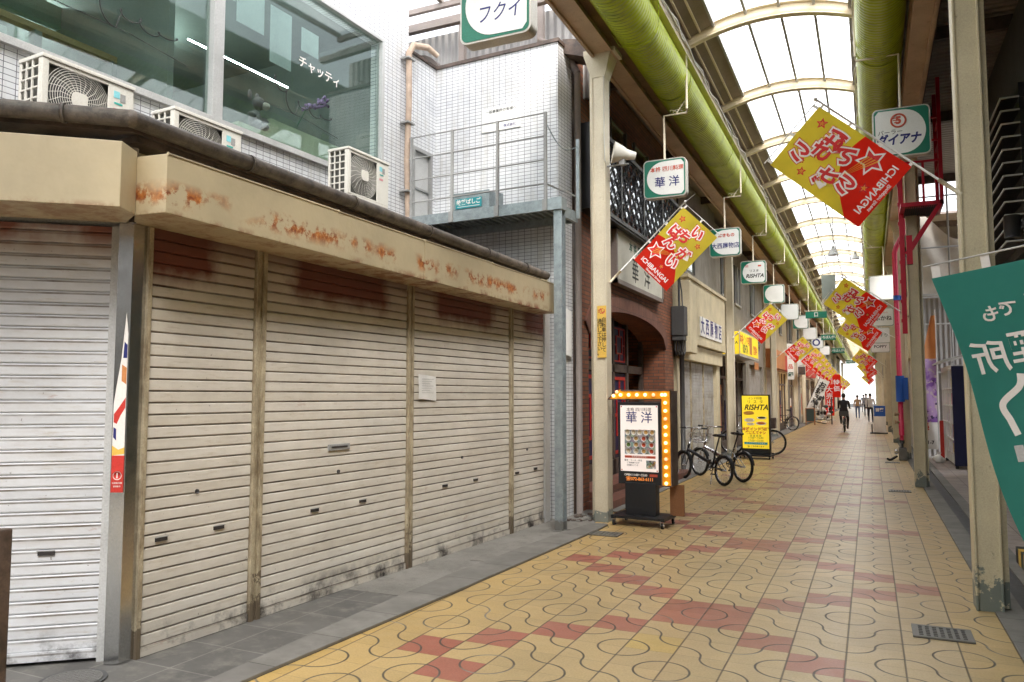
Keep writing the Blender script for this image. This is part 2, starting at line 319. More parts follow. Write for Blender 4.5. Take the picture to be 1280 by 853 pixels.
# ------------------------------------------------------------------ geometry helpers
class MB:
    def __init__(s, mtx=None): s.v = []; s.f = []; s.mi = []; s.sm = []; s.M = mtx or Matrix()
    def add(s, vs, fs, m=0, smooth=False, T=None):
        T = s.M @ T if T is not None else s.M
        o = len(s.v); s.v += [T @ Vector(p) for p in vs]
        for f in fs: s.f.append([i + o for i in f]); s.mi.append(m); s.sm.append(smooth)
        return s
    def box(s, x0, x1, y0, y1, z0, z1, m=0, T=None):
        return s.add([(x0, y0, z0), (x1, y0, z0), (x1, y1, z0), (x0, y1, z0), (x0, y0, z1), (x1, y0, z1), (x1, y1, z1), (x0, y1, z1)],
                     [(0, 3, 2, 1), (4, 5, 6, 7), (0, 1, 5, 4), (1, 2, 6, 5), (2, 3, 7, 6), (3, 0, 4, 7)], m, T=T)
    def prism(s, poly, z0, z1, m=0, T=None):
        """poly in xy, extruded in z (z0/z1 number or per-point list)"""
        n = len(poly); a = z0 if isinstance(z0, (list, tuple)) else [z0] * n; b = z1 if isinstance(z1, (list, tuple)) else [z1] * n
        A = sum(poly[i][0] * poly[(i + 1) % n][1] - poly[(i + 1) % n][0] * poly[i][1] for i in range(n))
        if A < 0: poly = poly[::-1]; a = a[::-1]; b = b[::-1]
        vs = [(p[0], p[1], a[i]) for i, p in enumerate(poly)] + [(p[0], p[1], b[i]) for i, p in enumerate(poly)]
        fs = [tuple(range(n))[::-1], tuple(range(n, 2 * n))] + [(i, (i + 1) % n, (i + 1) % n + n, i + n) for i in range(n)]
        return s.add(vs, fs, m, T=T)
    def tube(s, pts, r, n=8, m=0, T=None, smooth=True, caps=True):
        pts = [Vector(p) for p in pts]; rs = r if isinstance(r, (list, tuple)) else [r] * len(pts)
        vs = []; fs = []; ref = None
        for i, p in enumerate(pts):
            d = (pts[min(i + 1, len(pts) - 1)] - pts[max(i - 1, 0)]).normalized()
            if ref is None:
                ref = Vector((0, 0, 1)) if abs(d.z) < .9 else Vector((1, 0, 0))
            a = d.cross(ref).normalized(); b = a.cross(d).normalized(); ref = b
            for k in range(n):
                t = 2 * math.pi * k / n; vs.append(p + (a * math.cos(t) + b * math.sin(t)) * rs[i])
        for i in range(len(pts) - 1):
            for k in range(n): fs.append((i * n + k, i * n + (k + 1) % n, (i + 1) * n + (k + 1) % n, (i + 1) * n + k))
        if caps: fs.append(tuple(range(n))); fs.append(tuple(range((len(pts) - 1) * n, len(pts) * n))[::-1])
        return s.add(vs, fs, m, smooth, T)
    def sphere(s, c, r, m=0, nu=12, nv=8, T=None):
        c = Vector(c); rr = r if isinstance(r, (list, tuple)) else (r, r, r); vs = []; fs = []
        for j in range(nv + 1):
            ph = math.pi * j / nv
            for i in range(nu):
                t = 2 * math.pi * i / nu
                vs.append(c + Vector((math.sin(ph) * math.cos(t) * rr[0], math.sin(ph) * math.sin(t) * rr[1], math.cos(ph) * rr[2])))
        for j in range(nv):
            for i in range(nu): fs.append((j * nu + i, (j + 1) * nu + i, (j + 1) * nu + (i + 1) % nu, j * nu + (i + 1) % nu))
        return s.add(vs, fs, m, True, T)
    def torus(s, R_, r, T=None, nu=32, nv=8, m=0):
        """ring in local xz plane (axis y)"""
        vs = []; fs = []
        for i in range(nu):
            t = 2 * math.pi * i / nu
            for j in range(nv):
                p = 2 * math.pi * j / nv; q = R_ + r * math.cos(p); vs.append((q * math.cos(t), r * math.sin(p), q * math.sin(t)))
        for i in range(nu):
            for j in range(nv): fs.append((i * nv + j, i * nv + (j + 1) % nv, ((i + 1) % nu) * nv + (j + 1) % nv, ((i + 1) % nu) * nv + j))
        return s.add(vs, fs, m, True, T)
    def grid(s, fn, nu, nv, m=0, smooth=True, T=None):
        vs = [fn(i / nu, j / nv) for j in range(nv + 1) for i in range(nu + 1)]
        fs = [(j * (nu + 1) + i, j * (nu + 1) + i + 1, (j + 1) * (nu + 1) + i + 1, (j + 1) * (nu + 1) + i) for j in range(nv) for i in range(nu)]
        return s.add(vs, fs, m, smooth, T)
    def build(s, name, mats, parent=None, bevel=0, **kw):
        me = bpy.data.meshes.new(name)
        off = Vector((0, 0, 0))
        if parent is not None:
            p = parent
            while p.parent: p = p.parent
            off = p.location
        elif 'loc' in kw: off = Vector(kw.pop('loc'))
        me.from_pydata([tuple(v - off) for v in s.v], [], s.f); me.update()
        if not isinstance(mats, (list, tuple)): mats = [mats]
        for m_ in mats: me.materials.append(M[m_] if isinstance(m_, str) else m_)
        me.polygons.foreach_set('material_index', s.mi); me.polygons.foreach_set('use_smooth', s.sm)
        if bevel:
            bm = bmesh.new(); bm.from_mesh(me)
            ed = [e for e in bm.edges if len(e.link_faces) == 2 and e.calc_face_angle(0) > .6]
            bmesh.ops.bevel(bm, geom=ed, offset=bevel, segments=2, affect='EDGES', profile=.6); bm.to_mesh(me); bm.free()
        boxuv(me, off)
        o = bpy.data.objects.new(name, me); COL.objects.link(o)
        if parent is not None: o.parent = parent
        else: o.location = off
        return tag(o, **kw)
def boxuv(me, off=Vector((0, 0, 0))):
    uv = me.uv_layers.new(name='UVMap'); Z = Vector((0, 0, 1))
    for p in me.polygons:
        n = p.normal
        if abs(n.z) < .7:
            t = Z.cross(n)
            t = t.normalized() if t.length > 1e-6 else Vector((1, 0, 0)); b = Z
        else: t = Vector((1, 0, 0)); b = Vector((0, 1, 0))
        for li in p.loop_indices:
            c = me.vertices[me.loops[li].vertex_index].co + off; uv.data[li].uv = (c.dot(t), c.dot(b))
def tag(o, label=None, cat=None, group=None, kind=None):
    if label: o['label'] = label
    if cat: o['category'] = cat
    if group: o['group'] = group
    if kind: o['kind'] = kind
    return o
def thing(name, loc, label, cat, group=None):
    o = bpy.data.objects.new(name, None); COL.objects.link(o); o.location = loc; o.empty_display_size = .2
    return tag(o, label, cat, group)
def copy_tree(o, parent=None):
    c = o.copy(); COL.objects.link(c); c.parent = parent
    for ch in [x for x in bpy.data.objects if x.parent == o]: copy_tree(ch, c)
    return c
def P_(origin, xa, ya):
    """plane matrix: x axis xa, y axis ya, z = xa x ya"""
    xa = Vector(xa).normalized(); ya = Vector(ya).normalized(); za = xa.cross(ya)
    m = Matrix((xa, ya, za)).transposed().to_4x4(); m.translation = Vector(origin); return m
def CAMF(x, y, z): return P_((x, y, z), (1, 0, 0), (0, 0, 1))          # faces the viewer (-y)
def RIGHTF(x, y, z): return P_((x, y, z), (0, 1, 0), (0, 0, 1))        # faces +x
_font_cache = {}
def textmesh(s, size, off=0, ext=.001, line=1.0, align='CENTER', shear=0, sx=1):
    c = bpy.data.curves.new('txt', 'FONT'); c.body = s; c.size = size; c.extrude = ext; c.offset = off
    c.align_x = align; c.align_y = 'CENTER'; c.space_line = line; c.resolution_u = 3; c.shear = shear
    o = bpy.data.objects.new('txt', c); COL.objects.link(o)
    dg = bpy.context.evaluated_depsgraph_get(); me = o.evaluated_get(dg).to_mesh()
    vs = [Vector((v.co.x * sx, v.co.y, v.co.z)) for v in me.vertices]; fs = [tuple(p.vertices) for p in me.polygons]
    o.evaluated_get(dg).to_mesh_clear(); bpy.data.objects.remove(o); bpy.data.curves.remove(c)
    return vs, fs
def text(mb, s, size, T, m=0, off=0, ext=.001, line=1.0, vertical=False, shear=0, sx=1, align='CENTER'):
    if vertical: s = '\n'.join(s)
    vs, fs = textmesh(s, size, off, ext, line, align, shear, sx); mb.add(vs, fs, m, T=T); return mb
def Tr(x, y, z=0): return Matrix.Translation((x, y, z))
def Rz(a): return Matrix.Rotation(R(a), 4, 'Z')

# ------------------------------------------------------------------ camera, world, light
cam = bpy.data.objects.new('camera', bpy.data.cameras.new('camera')); COL.objects.link(cam)
cam.location = (0, 0, 1.6); cam.rotation_euler = (R(90 + 4.077), 0, R(24.938)); cam.data.sensor_width = 36
cam.data.lens = 961 / 1280 * 36; cam.data.clip_end = 2000; cam.data.clip_start = .02; S.camera = cam
W = bpy.data.worlds.new('World'); S.world = W; W.use_nodes = True
nt = W.node_tree; bg = nt.nodes['Background']
sky = nt.nodes.new('ShaderNodeTexSky'); sky.sky_type = 'NISHITA'; sky.sun_disc = False
sky.sun_elevation = R(52); sky.sun_rotation = R(140); sky.air_density = 1.2; sky.dust_density = 2.5; sky.ozone_density = .8
hs = nt.nodes.new('ShaderNodeHueSaturation'); hs.inputs['Saturation'].default_value = .22
nt.links.new(sky.outputs[0], hs.inputs['Color']); nt.links.new(hs.outputs[0], bg.inputs[0]); bg.inputs[1].default_value = .15
sl = bpy.data.lights.new('sun', 'SUN'); sl.energy = 2.2; sl.angle = R(20); sl.color = (1, .95, .88)
so = bpy.data.objects.new('sun', sl); COL.objects.link(so)
# direction consistent with sky: azimuth 140 (clockwise from +Y), elevation 52
az, el = R(140), R(52); d = Vector((math.sin(az) * math.cos(el), math.cos(az) * math.cos(el), math.sin(el)))
so.rotation_euler = d.to_track_quat('Z', 'Y').to_euler(); so.location = (0, 0, 30)
S.view_settings.view_transform = 'Standard'; S.view_settings.look = 'None'; S.view_settings.gamma = 1
S.view_settings.exposure = 2.08
S.cycles.max_bounces = 10; S.cycles.transparent_max_bounces = 16; S.cycles.diffuse_bounces = 6
S.cycles.caustics_reflective = False; S.cycles.caustics_refractive = False; S.cycles.sample_clamp_indirect = 8
S.cycles.use_denoising = True

# ------------------------------------------------------------------ ground surfaces
MB().box(-300, 300, -100, 600, -.4, -.02).build('ground', 'asphalt', kind='structure')
TX0, TY0, TP = -2.452, 4.544, .3242
def floor():
    v = []; f = []; cols = []; flips = []; uvs = []
    c0, c1, r0, r1 = -4, 10, -26, 352
    for r in range(r0, r1):
        for c in range(c0, c1):
            o = len(v); x, y = TX0 + c * TP, TY0 + r * TP
            v += [(x, y, 0), (x + TP, y, 0), (x + TP, y + TP, 0), (x, y + TP, 0)]; f.append((o, o + 1, o + 2, o + 3))
            uvs += [(c, r), (c + 1, r), (c + 1, r + 1), (c, r + 1)]
            rr = (r - 3) % 9; red = False
            if rr in (0, 1): red = c in (3, 4)
            arms = {2: (2, 5), 3: (1, 6), 4: (0, 7), 5: (-1, 8), 6: (0, 7), 7: (1, 6), 8: (2, 5)}
            if rr in arms: red = c in arms[rr]
            k = min(1, max(0, (c + 3) / 9)) ; k = k ** .7
            if c > 8: k = .55
            a = (.54, .36, .125); b2 = (.53, .41, .235)
            if red: a = (.40, .10, .06); b2 = (.40, .185, .13)
            if c == 3 and r % 18 == 1: a = b2 = (.54, .39, .14)
            if red:
                k = max(k, min(.85, (r - 9) / 20))
            q = 1 + random.uniform(-.07, .07)
            cols.append(tuple((a[i] * (1 - k) + b2[i] * k) * q for i in range(3)))
            oi = c if c % 2 else c + 1; oj = r if r % 2 else r + 1     # odd-odd corner of the tile
            diag = ((oi == c) == (oj == r))      # odd corner is LL or UR
            fl = 0 if diag else 1
            if (oi + oj) % 4 != 0:
                fl = 0 if diag else 0
                if random.random() < .3: fl = 1 - fl
            flips.append(fl)
    me = bpy.data.meshes.new('arcade_floor'); me.from_pydata(v, [], f); me.update()
    uv = me.uv_layers.new(name='UVMap'); uv.data.foreach_set('uv', [x for p in uvs for x in p])
    ca = me.color_attributes.new('tilecol', 'FLOAT_COLOR', 'CORNER')
    ca.data.foreach_set('color', [x for c in cols for _ in range(4) for x in (*c, 1)])
    at = me.attributes.new('flip', 'FLOAT', 'FACE'); at.data.foreach_set('value', flips)
    me.materials.append(M['floor']); o = bpy.data.objects.new('arcade_floor', me); COL.objects.link(o); tag(o, kind='structure')
floor()
KO = [(-3.48, -5), (-3.21, 3.47), (-3.11, 5.47), (-2.98, 8.91), (-2.99, 9.25)]
KI = [(-3.62, -5), (-3.40, 3.33), (-3.44, 4.66), (-3.44, 6.09), (-3.31, 8.44), (-3.2, 9.25)]
MB().prism(KO + KI[::-1], -.05, .022).build('kerb_strip', 'conlight', bevel=.006, kind='structure')
MB().prism([(-16, -6), (-3.62, -6)] + KI[1:3] + [(-3.44, 5.3), (-6.5, 5.3), (-16, 4)], -.05, .006).build('sidewalk', 'sidewalk', kind='structure')
MB().prism([(-6.5, 5.303), (-3.44, 5.303), (-3.44, 6.09), (-3.31, 8.44), (-3.2, 9.25), (-3.25, 10.3), (-6.5, 10.3)], -.05, .008).build('shopfront_apron', 'concrete', kind='structure')
MB().box(-3.72, -3.2, 10.303, 120, -.05, .014).build('side_strip_left', 'conlight', kind='structure')
# right edge: concrete strip, sunk channel, paving
rs = MB().box(.79, .985, -6, 120, -.05, .012).box(1.125, 1.27, -6, 120, -.05, .012); rs.build('drain_edging', 'conlight', bevel=.006, kind='structure')
ch = MB().box(.985, 1.125, -6, 120, -.05, -.008)
ch.build('drain_channel', 'darkgrey', kind='structure')
MB().box(1.27, 9, -6, 120, -.05, .01).build('pavement_right', 'paveR', kind='structure')
# ------------------------------------------------------------------ corner shop with the shutters
FO = Vector((-4.1, 3.37, 0)); MF = Matrix.Translation(FO) @ Rz(-3.1)            # local: x = out from facade, y = along it
MC = MF @ Tr(-.15, -.09) @ Rz(-47.3)                                           # canted corner front: y runs towards the pillar
def FT(n, u, z): return MF @ P_((n, u, z), (0, 1, 0), (0, 0, 1))
def slats(mtx, y0, y1, z0, z1, pitch=.0745, x0=0.0, depth=.009):
    mb = MB(mtx); prof = [(.2, 0), (.8, .05), (1, .13), (1.05, .5), (.95, .85), (.75, .91), (.1, .945), (-.7, .955), (-.7, .995)]
    rows = []; z = z0
    while z < z1 - .01:
        for a, b in prof:
            if z + b * pitch <= z1 + .02: rows.append((x0 + a * depth, z + b * pitch))
        z += pitch
    k = 5; vs = []; fs = []
    for (x, zz) in rows:
        for i in range(k + 1): vs.append((x + .002 * math.sin(i * 2.1 + zz * 3), y0 + (y1 - y0) * i / k, zz))
    for r in range(len(rows) - 1):
        for i in range(k): a = r * (k + 1) + i; fs.append((a, a + 1, a + k + 2, a + k + 1))
    mb.add(vs, fs); mb.box(x0 - .012, x0 + .02, y0, y1, z0 - .055, z0); return mb
shop = thing('corner_shop', (-4.1, 3.37, 0), 'closed corner shop with dirty roller shutters under a rusting beige fascia', 'shop')
for i, (a, b) in enumerate(((.02, .88), (.99, 2.76), (2.86, 4.79), (4.88, 5.72))):
    slats(MF, a, b, .065, 2.66).build('roller_shutter', 'shutter', shop)
sh = slats(MC, -4.2, -.01, .085, 2.66).build('roller_shutter', 'shutter_l', shop, label='bluish white roller shutter on the canted corner')
def slot(mtx, u, z, w=.085, h=.024):
    MB(mtx).box(.008, .019, u - w / 2, u + w / 2, z - h / 2, z + h / 2).box(.019, .022, u - w / 2 - .006, u + w / 2 + .006, z + h / 2, z + h / 2 + .005, 1).build('handle_slot', ['dark', 'grey'], shop)
for u, z in ((.16, .70), (.61, .705), (1.55, .7), (2.14, .7), (3.43, .7), (4.03, .7), (4.99, .69), (5.48, .7)): slot(MF, u, z)
slot(MC, -.33, .66, .09); slot(MC, -1.6, .66, .09)
MB(MF).box(.006, .024, 1.69, 1.95, 1.155, 1.205).box(.0235, .027, 1.72, 1.92, 1.17, 1.192, 1).build('letter_slot', ['grey', 'dark'], shop, bevel=.003)
for u, z in ((.42, .97), (1.82, .98), (3.75, .96), (5.25, .95)):
    MB(MF).tube([(.01, u, z), (.022, u, z)], .014, 12).build('lock', 'darkgrey', shop)
for a, b in ((.885, .985), (2.765, 2.855), (4.795, 4.875)):
    MB(MF).box(-.03, .032, a, a + (b - a) * .36, 0, 2.68).box(-.03, .016, a + (b - a) * .36, a + (b - a) * .64, 0, 2.68).box(-.03, .032, a + (b - a) * .64, b, 0, 2.68).build('guide_post', 'post', shop, bevel=.003)
MB(MF).box(-.03, .024, .0, .03, 0, 2.66).build('guide_rail', 'post', shop)
MB(MC).box(-.03, .024, -.035, .02, 0.0, 2.66).build('guide_rail', 'lgrey', shop)
MB(MF).box(-.03, .03, 5.73, 5.88, 0, 2.66).build('end_post', 'lgrey', shop, bevel=.004)
MB(MF).prism([(-.062, -.15), (.012, -.105), (.0, .012), (-.12, .012), (-.14, -.09)], 0.01, 2.665).build('corner_pillar', 'pillar', shop, bevel=.002)
# number sticker and painted-on reflections on the steel pillar
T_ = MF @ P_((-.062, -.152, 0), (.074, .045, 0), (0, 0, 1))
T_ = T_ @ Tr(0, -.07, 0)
st = MB(T_).box(.008, .08, 1.09, 1.23, .002, .004)
st.tube([(.044, 1.19, .003), (.044, 1.19, .0048)], .026, 20, 1).tube([(.044, 1.19, .003), (.044, 1.19, .0052)], .0225, 20, 0)
text(st, '1', .04, Tr(.044, 1.188, .006), 1, off=.001)
text(st, '自動販売機', .012, Tr(.044, 1.145, .0045), 1); text(st, '管理番号', .011, Tr(.044, 1.125, .0045), 1)
st.build('number_sticker', ['redsign', 'flagwhite'], shop)
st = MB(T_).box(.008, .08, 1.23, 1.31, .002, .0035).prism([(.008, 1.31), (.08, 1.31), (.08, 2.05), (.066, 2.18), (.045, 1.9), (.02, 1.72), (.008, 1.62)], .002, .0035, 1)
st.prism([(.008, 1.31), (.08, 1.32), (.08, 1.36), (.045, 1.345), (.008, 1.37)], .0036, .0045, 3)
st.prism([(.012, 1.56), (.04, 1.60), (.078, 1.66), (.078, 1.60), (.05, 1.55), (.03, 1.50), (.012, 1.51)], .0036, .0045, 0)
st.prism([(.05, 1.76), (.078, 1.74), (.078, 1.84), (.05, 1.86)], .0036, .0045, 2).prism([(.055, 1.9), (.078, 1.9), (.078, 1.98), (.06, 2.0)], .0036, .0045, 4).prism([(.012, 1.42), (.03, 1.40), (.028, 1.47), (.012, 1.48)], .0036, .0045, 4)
st.build('painted_reflection', ['redsign', 'flagwhite', 'orange', 'yellow', 'inkblue'], shop)  # mirrored colours of the steel, put on as a printed strip
# carcass
MB(MF).box(-.25, -.035, -.05, 5.95, 2.665, 3.17).build('head_wall', 'rendercream', shop)
MB(MC).box(-.25, -.035, -4.2, .12, 2.665, 3.17).build('head_wall', 'lgrey', shop)
MB(MF).prism([(-.3, .0), (-.3, 5.9), (-3, 5.9), (-4.2, 0)], 0, 3.05).build('inner_block', 'dark', shop)
MB(MC).prism([(-.3, -4.2), (-.3, -.2), (-2.4, -.2), (-2.4, -4.2)], 0, 3.05).build('inner_block', 'dark', shop)
# sheet fascia boxes
def fascia_right():
    mb = MB(MF); seams = [-.2, 1.35, 2.55, 3.85, 5.55]
    for i in range(4):
        a, b = seams[i], seams[i + 1] - .004
        na = .42 - .14 * (a + .2) / 5.75; nb = .42 - .14 * (b + .2) / 5.75
        j = (.004, -.003, .002, -.004)[i]
        zb0 = 2.665 - .04 * (a + .2) / 5.75; zb1 = 2.665 - .04 * (b + .2) / 5.75
        zt0 = 3.015 - .03 * (a + .2) / 5.75; zt1 = 3.015 - .03 * (b + .2) / 5.75
        mb.prism([(na + j, a), (nb + j, b), (.005, b), (.005, a if i else -.1)] + ([(.21, -.24)] if i == 0 else []),
                 [zb0, zb1, zb1, zb0] + ([zb0] if i == 0 else []), [zt0, zt1, zt1, zt0] + ([zt0] if i == 0 else []))
        # folded lip along the top
        mb.tube([(na + j, a + .004, zt0), (nb + j, b - .004, zt1)], .008, 6)
    return mb
fascia_right().build('fascia_box', 'fascia', shop, bevel=.004)
dx, dy = -.735, -.678
MB(MF).prism([(.31, -.41), (.21, -.24), (-.03, -.13), (-.03 + dx * 4.3, -.13 + dy * 4.3), (.31 + dx * 4.3, -.41 + dy * 4.3)], 2.665, 3.045).build('fascia_box', 'fascia_l', shop, bevel=.004, label='cleaner beige fascia box on the canted corner')
# roof and gutter
MB(MF).prism([(.17, -.25), (.16, 5.5), (-1.87, 5.9), (-1.87, -.3)], [3.17, 3.06, 3.42, 3.48], [3.20, 3.09, 3.45, 3.51]).build('roof', 'brown', shop)
MB(MF).prism([(.17, -.25), (-1.87, -.3), (-3.6, -1.6), (.17 + dx * 4.3, -.25 + dy * 4.3)], 3.17, 3.2).build('roof', 'brown', shop)
gp = [(.2 + dx * 4.3, -.28 + dy * 4.3, 3.24), (.2, -.28, 3.235), (.2, 5.42, 3.09)]
g = MB(MF).tube([gp[0], gp[1]], .052, 12).tube([gp[1], gp[2]], .052, 12).sphere(gp[1], .053)
for t in (.9, 2.0, 3.1, 4.2, 5.1): 
    zc = 3.235 - .145 * t / 5.7
    g.tube([(.2, t - .28, zc), (.2, t - .26, zc)], .06, 12)
for t in (.35, 1.3): g.tube([(.2 + dx * t, -.28 + dy * t, 3.236), (.2 + dx * (t + .02), -.28 + dy * (t + .02), 3.236)], .06, 12)
g.build('gutter', 'gutter', shop)
MB(MF).prism([(.14, -.2), (.14, 5.4), (-.03, 5.4), (-.03, -.2)], [3.13, 3.0, 3.0, 3.13], [3.17, 3.06, 3.06, 3.17]).build('eaves_board', 'brown', shop)
MB(MC).box(.12, .135, -3.9, -.38, 3.05, 3.17).build('white_board', 'white', shop)
t_ = MB(MC @ P_((.137, -.55, 3.11), (0, 1, 0), (0, 0, 1))); text(t_, '202', .035, Tr(0, 0, 0)); t_.build('plate', 'inkblack', shop)
MB(MF).tube([(.02, -.12, 2.66), (.02, -.12, 3.2)], .022, 10).build('downpipe', 'brownlight', shop)
# a pasted paper notice
pn = MB(FT(.02, 3.09, 1.69)); pn.grid(lambda a, b: ((a - .5) * .3, (b - .5) * .235 - .02 * a, .004 + .004 * math.sin(a * 7 + b * 5)), 8, 6)
for k in range(7): pn.box(-.1, .1 - .03 * (k % 3), .07 - k * .022, .073 - k * .022, .0085, .0092, 1)
pn.build('paper_notice', ['paper', 'grey'], None, loc=(MF @ Vector((.02, 3.09, 1.69))), label='crumpled white paper notice pasted on the third roller shutter', cat='notice')

# ------------------------------------------------------------------ white tiled building behind
tb = thing('tiled_building', tuple(MF @ Vector((-1.88, 6.05, 0))), 'white mosaic tiled building with a large upstairs shop window and landing', 'building')
NW = -1.88
MB(MF).box(NW - .2, NW, -6, 5.35, 3.2, 4.34).box(NW - .2, NW, 4.78, 5.35, 4.34, 6.28).box(NW - .2, NW, -6, 5.35, 6.28, 7.7).build('window_wall', 'tilewhite', tb)
MB(MF).box(NW - .2, NW - .001, 5.352, 6.05, 3.2, 4.02).box(NW - .2, NW - .001, 5.352, 5.48, 4.02, 5.08).box(NW - .2, NW - .001, 5.95, 6.05, 4.02, 5.08).box(NW - .2, NW - .001, 5.352, 6.05, 5.08, 6.38).build('landing_wall', 'tilewhite', tb)
MB(MF).box(NW - .2, .08, 6.052, 6.7, .95, 6.38).box(NW, .08, 6.052, 6.7, 0, .949).build('projecting_wall', 'tilewhite', tb)
MB(MF).box(NW - .25, .1, 6.03, 6.72, 6.382, 6.43).box(NW - .22, NW + .03, 5.35, 6.028, 6.382, 6.42).box(NW - .24, NW + .02, -6, 5.36, 7.702, 7.74).build('coping', 'brown', tb)
MB(MF).grid(lambda a, b: (.1 + .03 * math.sin(a * 3), 6.12 + .3 * a, 2.15 + .62 * b - .04 * a), 6, 4).grid(lambda a, b: (.096 + .03 * math.sin((1 - a) * 3), 6.12 + .3 * (1 - a), 2.15 + .62 * b - .04 * (1 - a)), 6, 4).build('loose_sheet', 'white', tb)
# landing door
MB(MF).box(NW - .06, NW - .04, 5.52, 5.91, 4.04, 5.04).build('door', 'lgrey', tb)
MB(MF).box(NW - .04, NW + .012, 5.48, 5.52, 4.02, 5.08).box(NW - .04, NW + .012, 5.91, 5.95, 4.02, 5.08).box(NW - .04, NW + .012, 5.52, 5.91, 5.04, 5.08).box(NW - .04, NW - .02, 5.52, 5.91, 4.5, 4.53).build('door_frame', 'grey', tb)
# window
wf = MB(MF)
wf.box(NW - .08, NW + .05, -6, 4.80, 4.30, 4.365).box(NW - .08, NW + .02, -6, 4.80, 6.27, 6.31).box(NW - .08, NW + .02, 4.75, 4.80, 4.365, 6.27).box(NW - .08, NW + .03, 2.03, 2.16, 4.365, 6.27).box(NW - .08, NW + .03, -1.4, -1.3, 4.365, 6.27)
win = wf.build('window_frame', 'lgrey', tb, bevel=.004)
gl = MB(MF)
for a, b in ((-1.3, 2.03), (2.16, 4.75), (-6, -1.4)): gl.box(NW - .045, NW - .037, a, b, 4.365, 6.27)
gl.build('window_pane', 'glass', win)
# room behind
rm = MB(MF); rm.box(-6.2, NW - .22, -6, 5.2, 4.2, 4.28).box(-6.2, NW - .22, -6, 5.2, 6.45, 6.5, 1).box(-6.3, -6.2, -6, 5.2, 4.2, 6.5, 1).box(-6.2, NW - .22, 4.92, 5.0, 4.28, 6.45, 1)
rm.box(-4.7, -4.6, -3, 1.7, 4.28, 5.4, 3).box(-4.2, -4.12, -2.2, 2.2, 5.7, 5.95, 4).box(-5.2, -2.3, 1.85, 1.92, 4.28, 6.1, 1)
for k in range(7): rm.box(-3.2, -3.1, -3 + k * .8, -2.93 + k * .8, 4.28, 5.1, 1)
rm.box(-3.2, -3.1, -3, 2.2, 5.1, 5.16, 3)
M['roomfloor'] = mat('room_floor', (.3, .3, .27)); M['roomwall'] = mat('room_wall_dark', (.17, .2, .185)); M['roomtan'] = mat('room_tan', (.36, .27, .15)); M['roomgreen'] = mat('room_green_board', (.26, .4, .34)); M['papershade'] = mat('paper_shade', (.5, .58, .58))
rm.build('shop_room', ['roomfloor', 'roomwall', 'roomwall', 'roomtan', 'roomgreen'], tb)
bd = MB(MF)
bd.box(-1.985, -1.975, 2.42, 2.80, 5.55, 6.2).box(-1.99, -1.98, 2.9, 3.22, 5.3, 5.95).box(-1.985, -1.975, 3.38, 3.66, 5.62, 5.9).box(-1.985, -1.975, 2.2, 2.4, 5.75, 6.25)
bd.build('paper_panel', 'papershade', tb)
MB(MF).box(-2.35, -2.0, 2.5, 3.0, 4.3, 4.495).box(-2.2, -2.1, 3.05, 4.35, 4.3, 4.72).build('counter', mat('pale_green_counter', (.42, .47, .36)), tb)
MB(MF).tube([(-2.7, 2.4, 5.5), (-2.7, 3.9, 5.5)], .008, 8).tube([(-4.0, -2.6, 5.5), (-4.0, -1.0, 5.5)], .015, 8).tube([(-4.0, -.6, 5.5), (-4.0, .1, 5.5)], .015, 8).tube([(-4.6, 1.2, 6.1), (-4.6, 3.6, 6.1)], .03, 8).tube([(-3.6, -4.5, 6.1), (-3.6, -2.0, 6.1)], .03, 8).build('tube_light', 'tube_glow', tb)  # room tubes, some of them added to brighten the interior
# lettering on the glass
def script(mb, T, s, seed):
    rnd = random.Random(seed); pts = []; x = 0
    for k in range(70):
        t = k / 69; x = t * 1.0
        y = .055 * math.sin(t * 34) * (1.3 - t) + (.14 * math.sin(t * 9 + .8) if t < .35 else .02 * math.sin(t * 15))
        pts.append(((x + .045 * math.cos(t * 34)) * s, y * s, 0))
    mb.tube(pts, .0055 * s, 5, T=T)
    mb.tube([(-.15 * s, -.16 * s, 0), (.5 * s, -.13 * s, 0), (1.1 * s, -.17 * s, 0)], .0035 * s, 5, T=T)
t1 = MB()
script(t1, FT(NW - .02, 2.85, 4.93) @ Rz(-2), 1.0, 1); t1.build('window_script', 'inkblack', win); t1 = MB(); script(t1, FT(NW - .02, .62, 5.0) @ Rz(-2), 1.05, 2)
for (u, z) in ():
    t1.tube([(0, -.05, 0), (0, .06, 0)], .006, 5, T=FT(NW - .02, u, z)); t1.tube([(-.03, .04, 0), (.04, .045, 0)], .006, 5, T=FT(NW - .02, u, z))
t1.build('window_script', 'inkblack', win)
t2 = MB(); text(t2, 'チャッティ', .145, FT(NW - .025, 3.62, 5.42) @ Rz(-2), 0, off=.002); t2.build('window_letters', 'flagwhite', win)
# plush donkey on the sill and silk flowers
pt = MF @ Vector((-2.1, 2.82, 4.50))
pl_ = MB(Matrix.Translation(pt)); pl_.sphere((0, 0, .12), (.07, .08, .12)).sphere((.03, .02, .31), (.07, .075, .075)).sphere((.09, .06, .285), (.05, .05, .045), 1)
pl_.sphere((-.02, -.07, .39), (.02, .03, .06)).sphere((-.04, .06, .40), (.02, .03, .055)).sphere((.07, .07, .05), (.06, .045, .04)).sphere((.08, -.05, .05), (.06, .045, .04)).sphere((.1, .03, .33), .009, 2).sphere((.075, .085, .33), .009, 2).sphere((.02, .12, .15), (.03, .06, .03)).sphere((.05, -.1, .15), (.03, .06, .03))
pl_.build('plush_toy', ['plushgrey', 'plushwhite', 'inkblack'], None, loc=pt, label='grey plush donkey with a pale muzzle sitting behind the upstairs window', cat='toy')
pf = MF @ Vector((-2.3, 3.95, 5.1)); fl = MB(Matrix.Translation(pf)); rnd = random.Random(3)
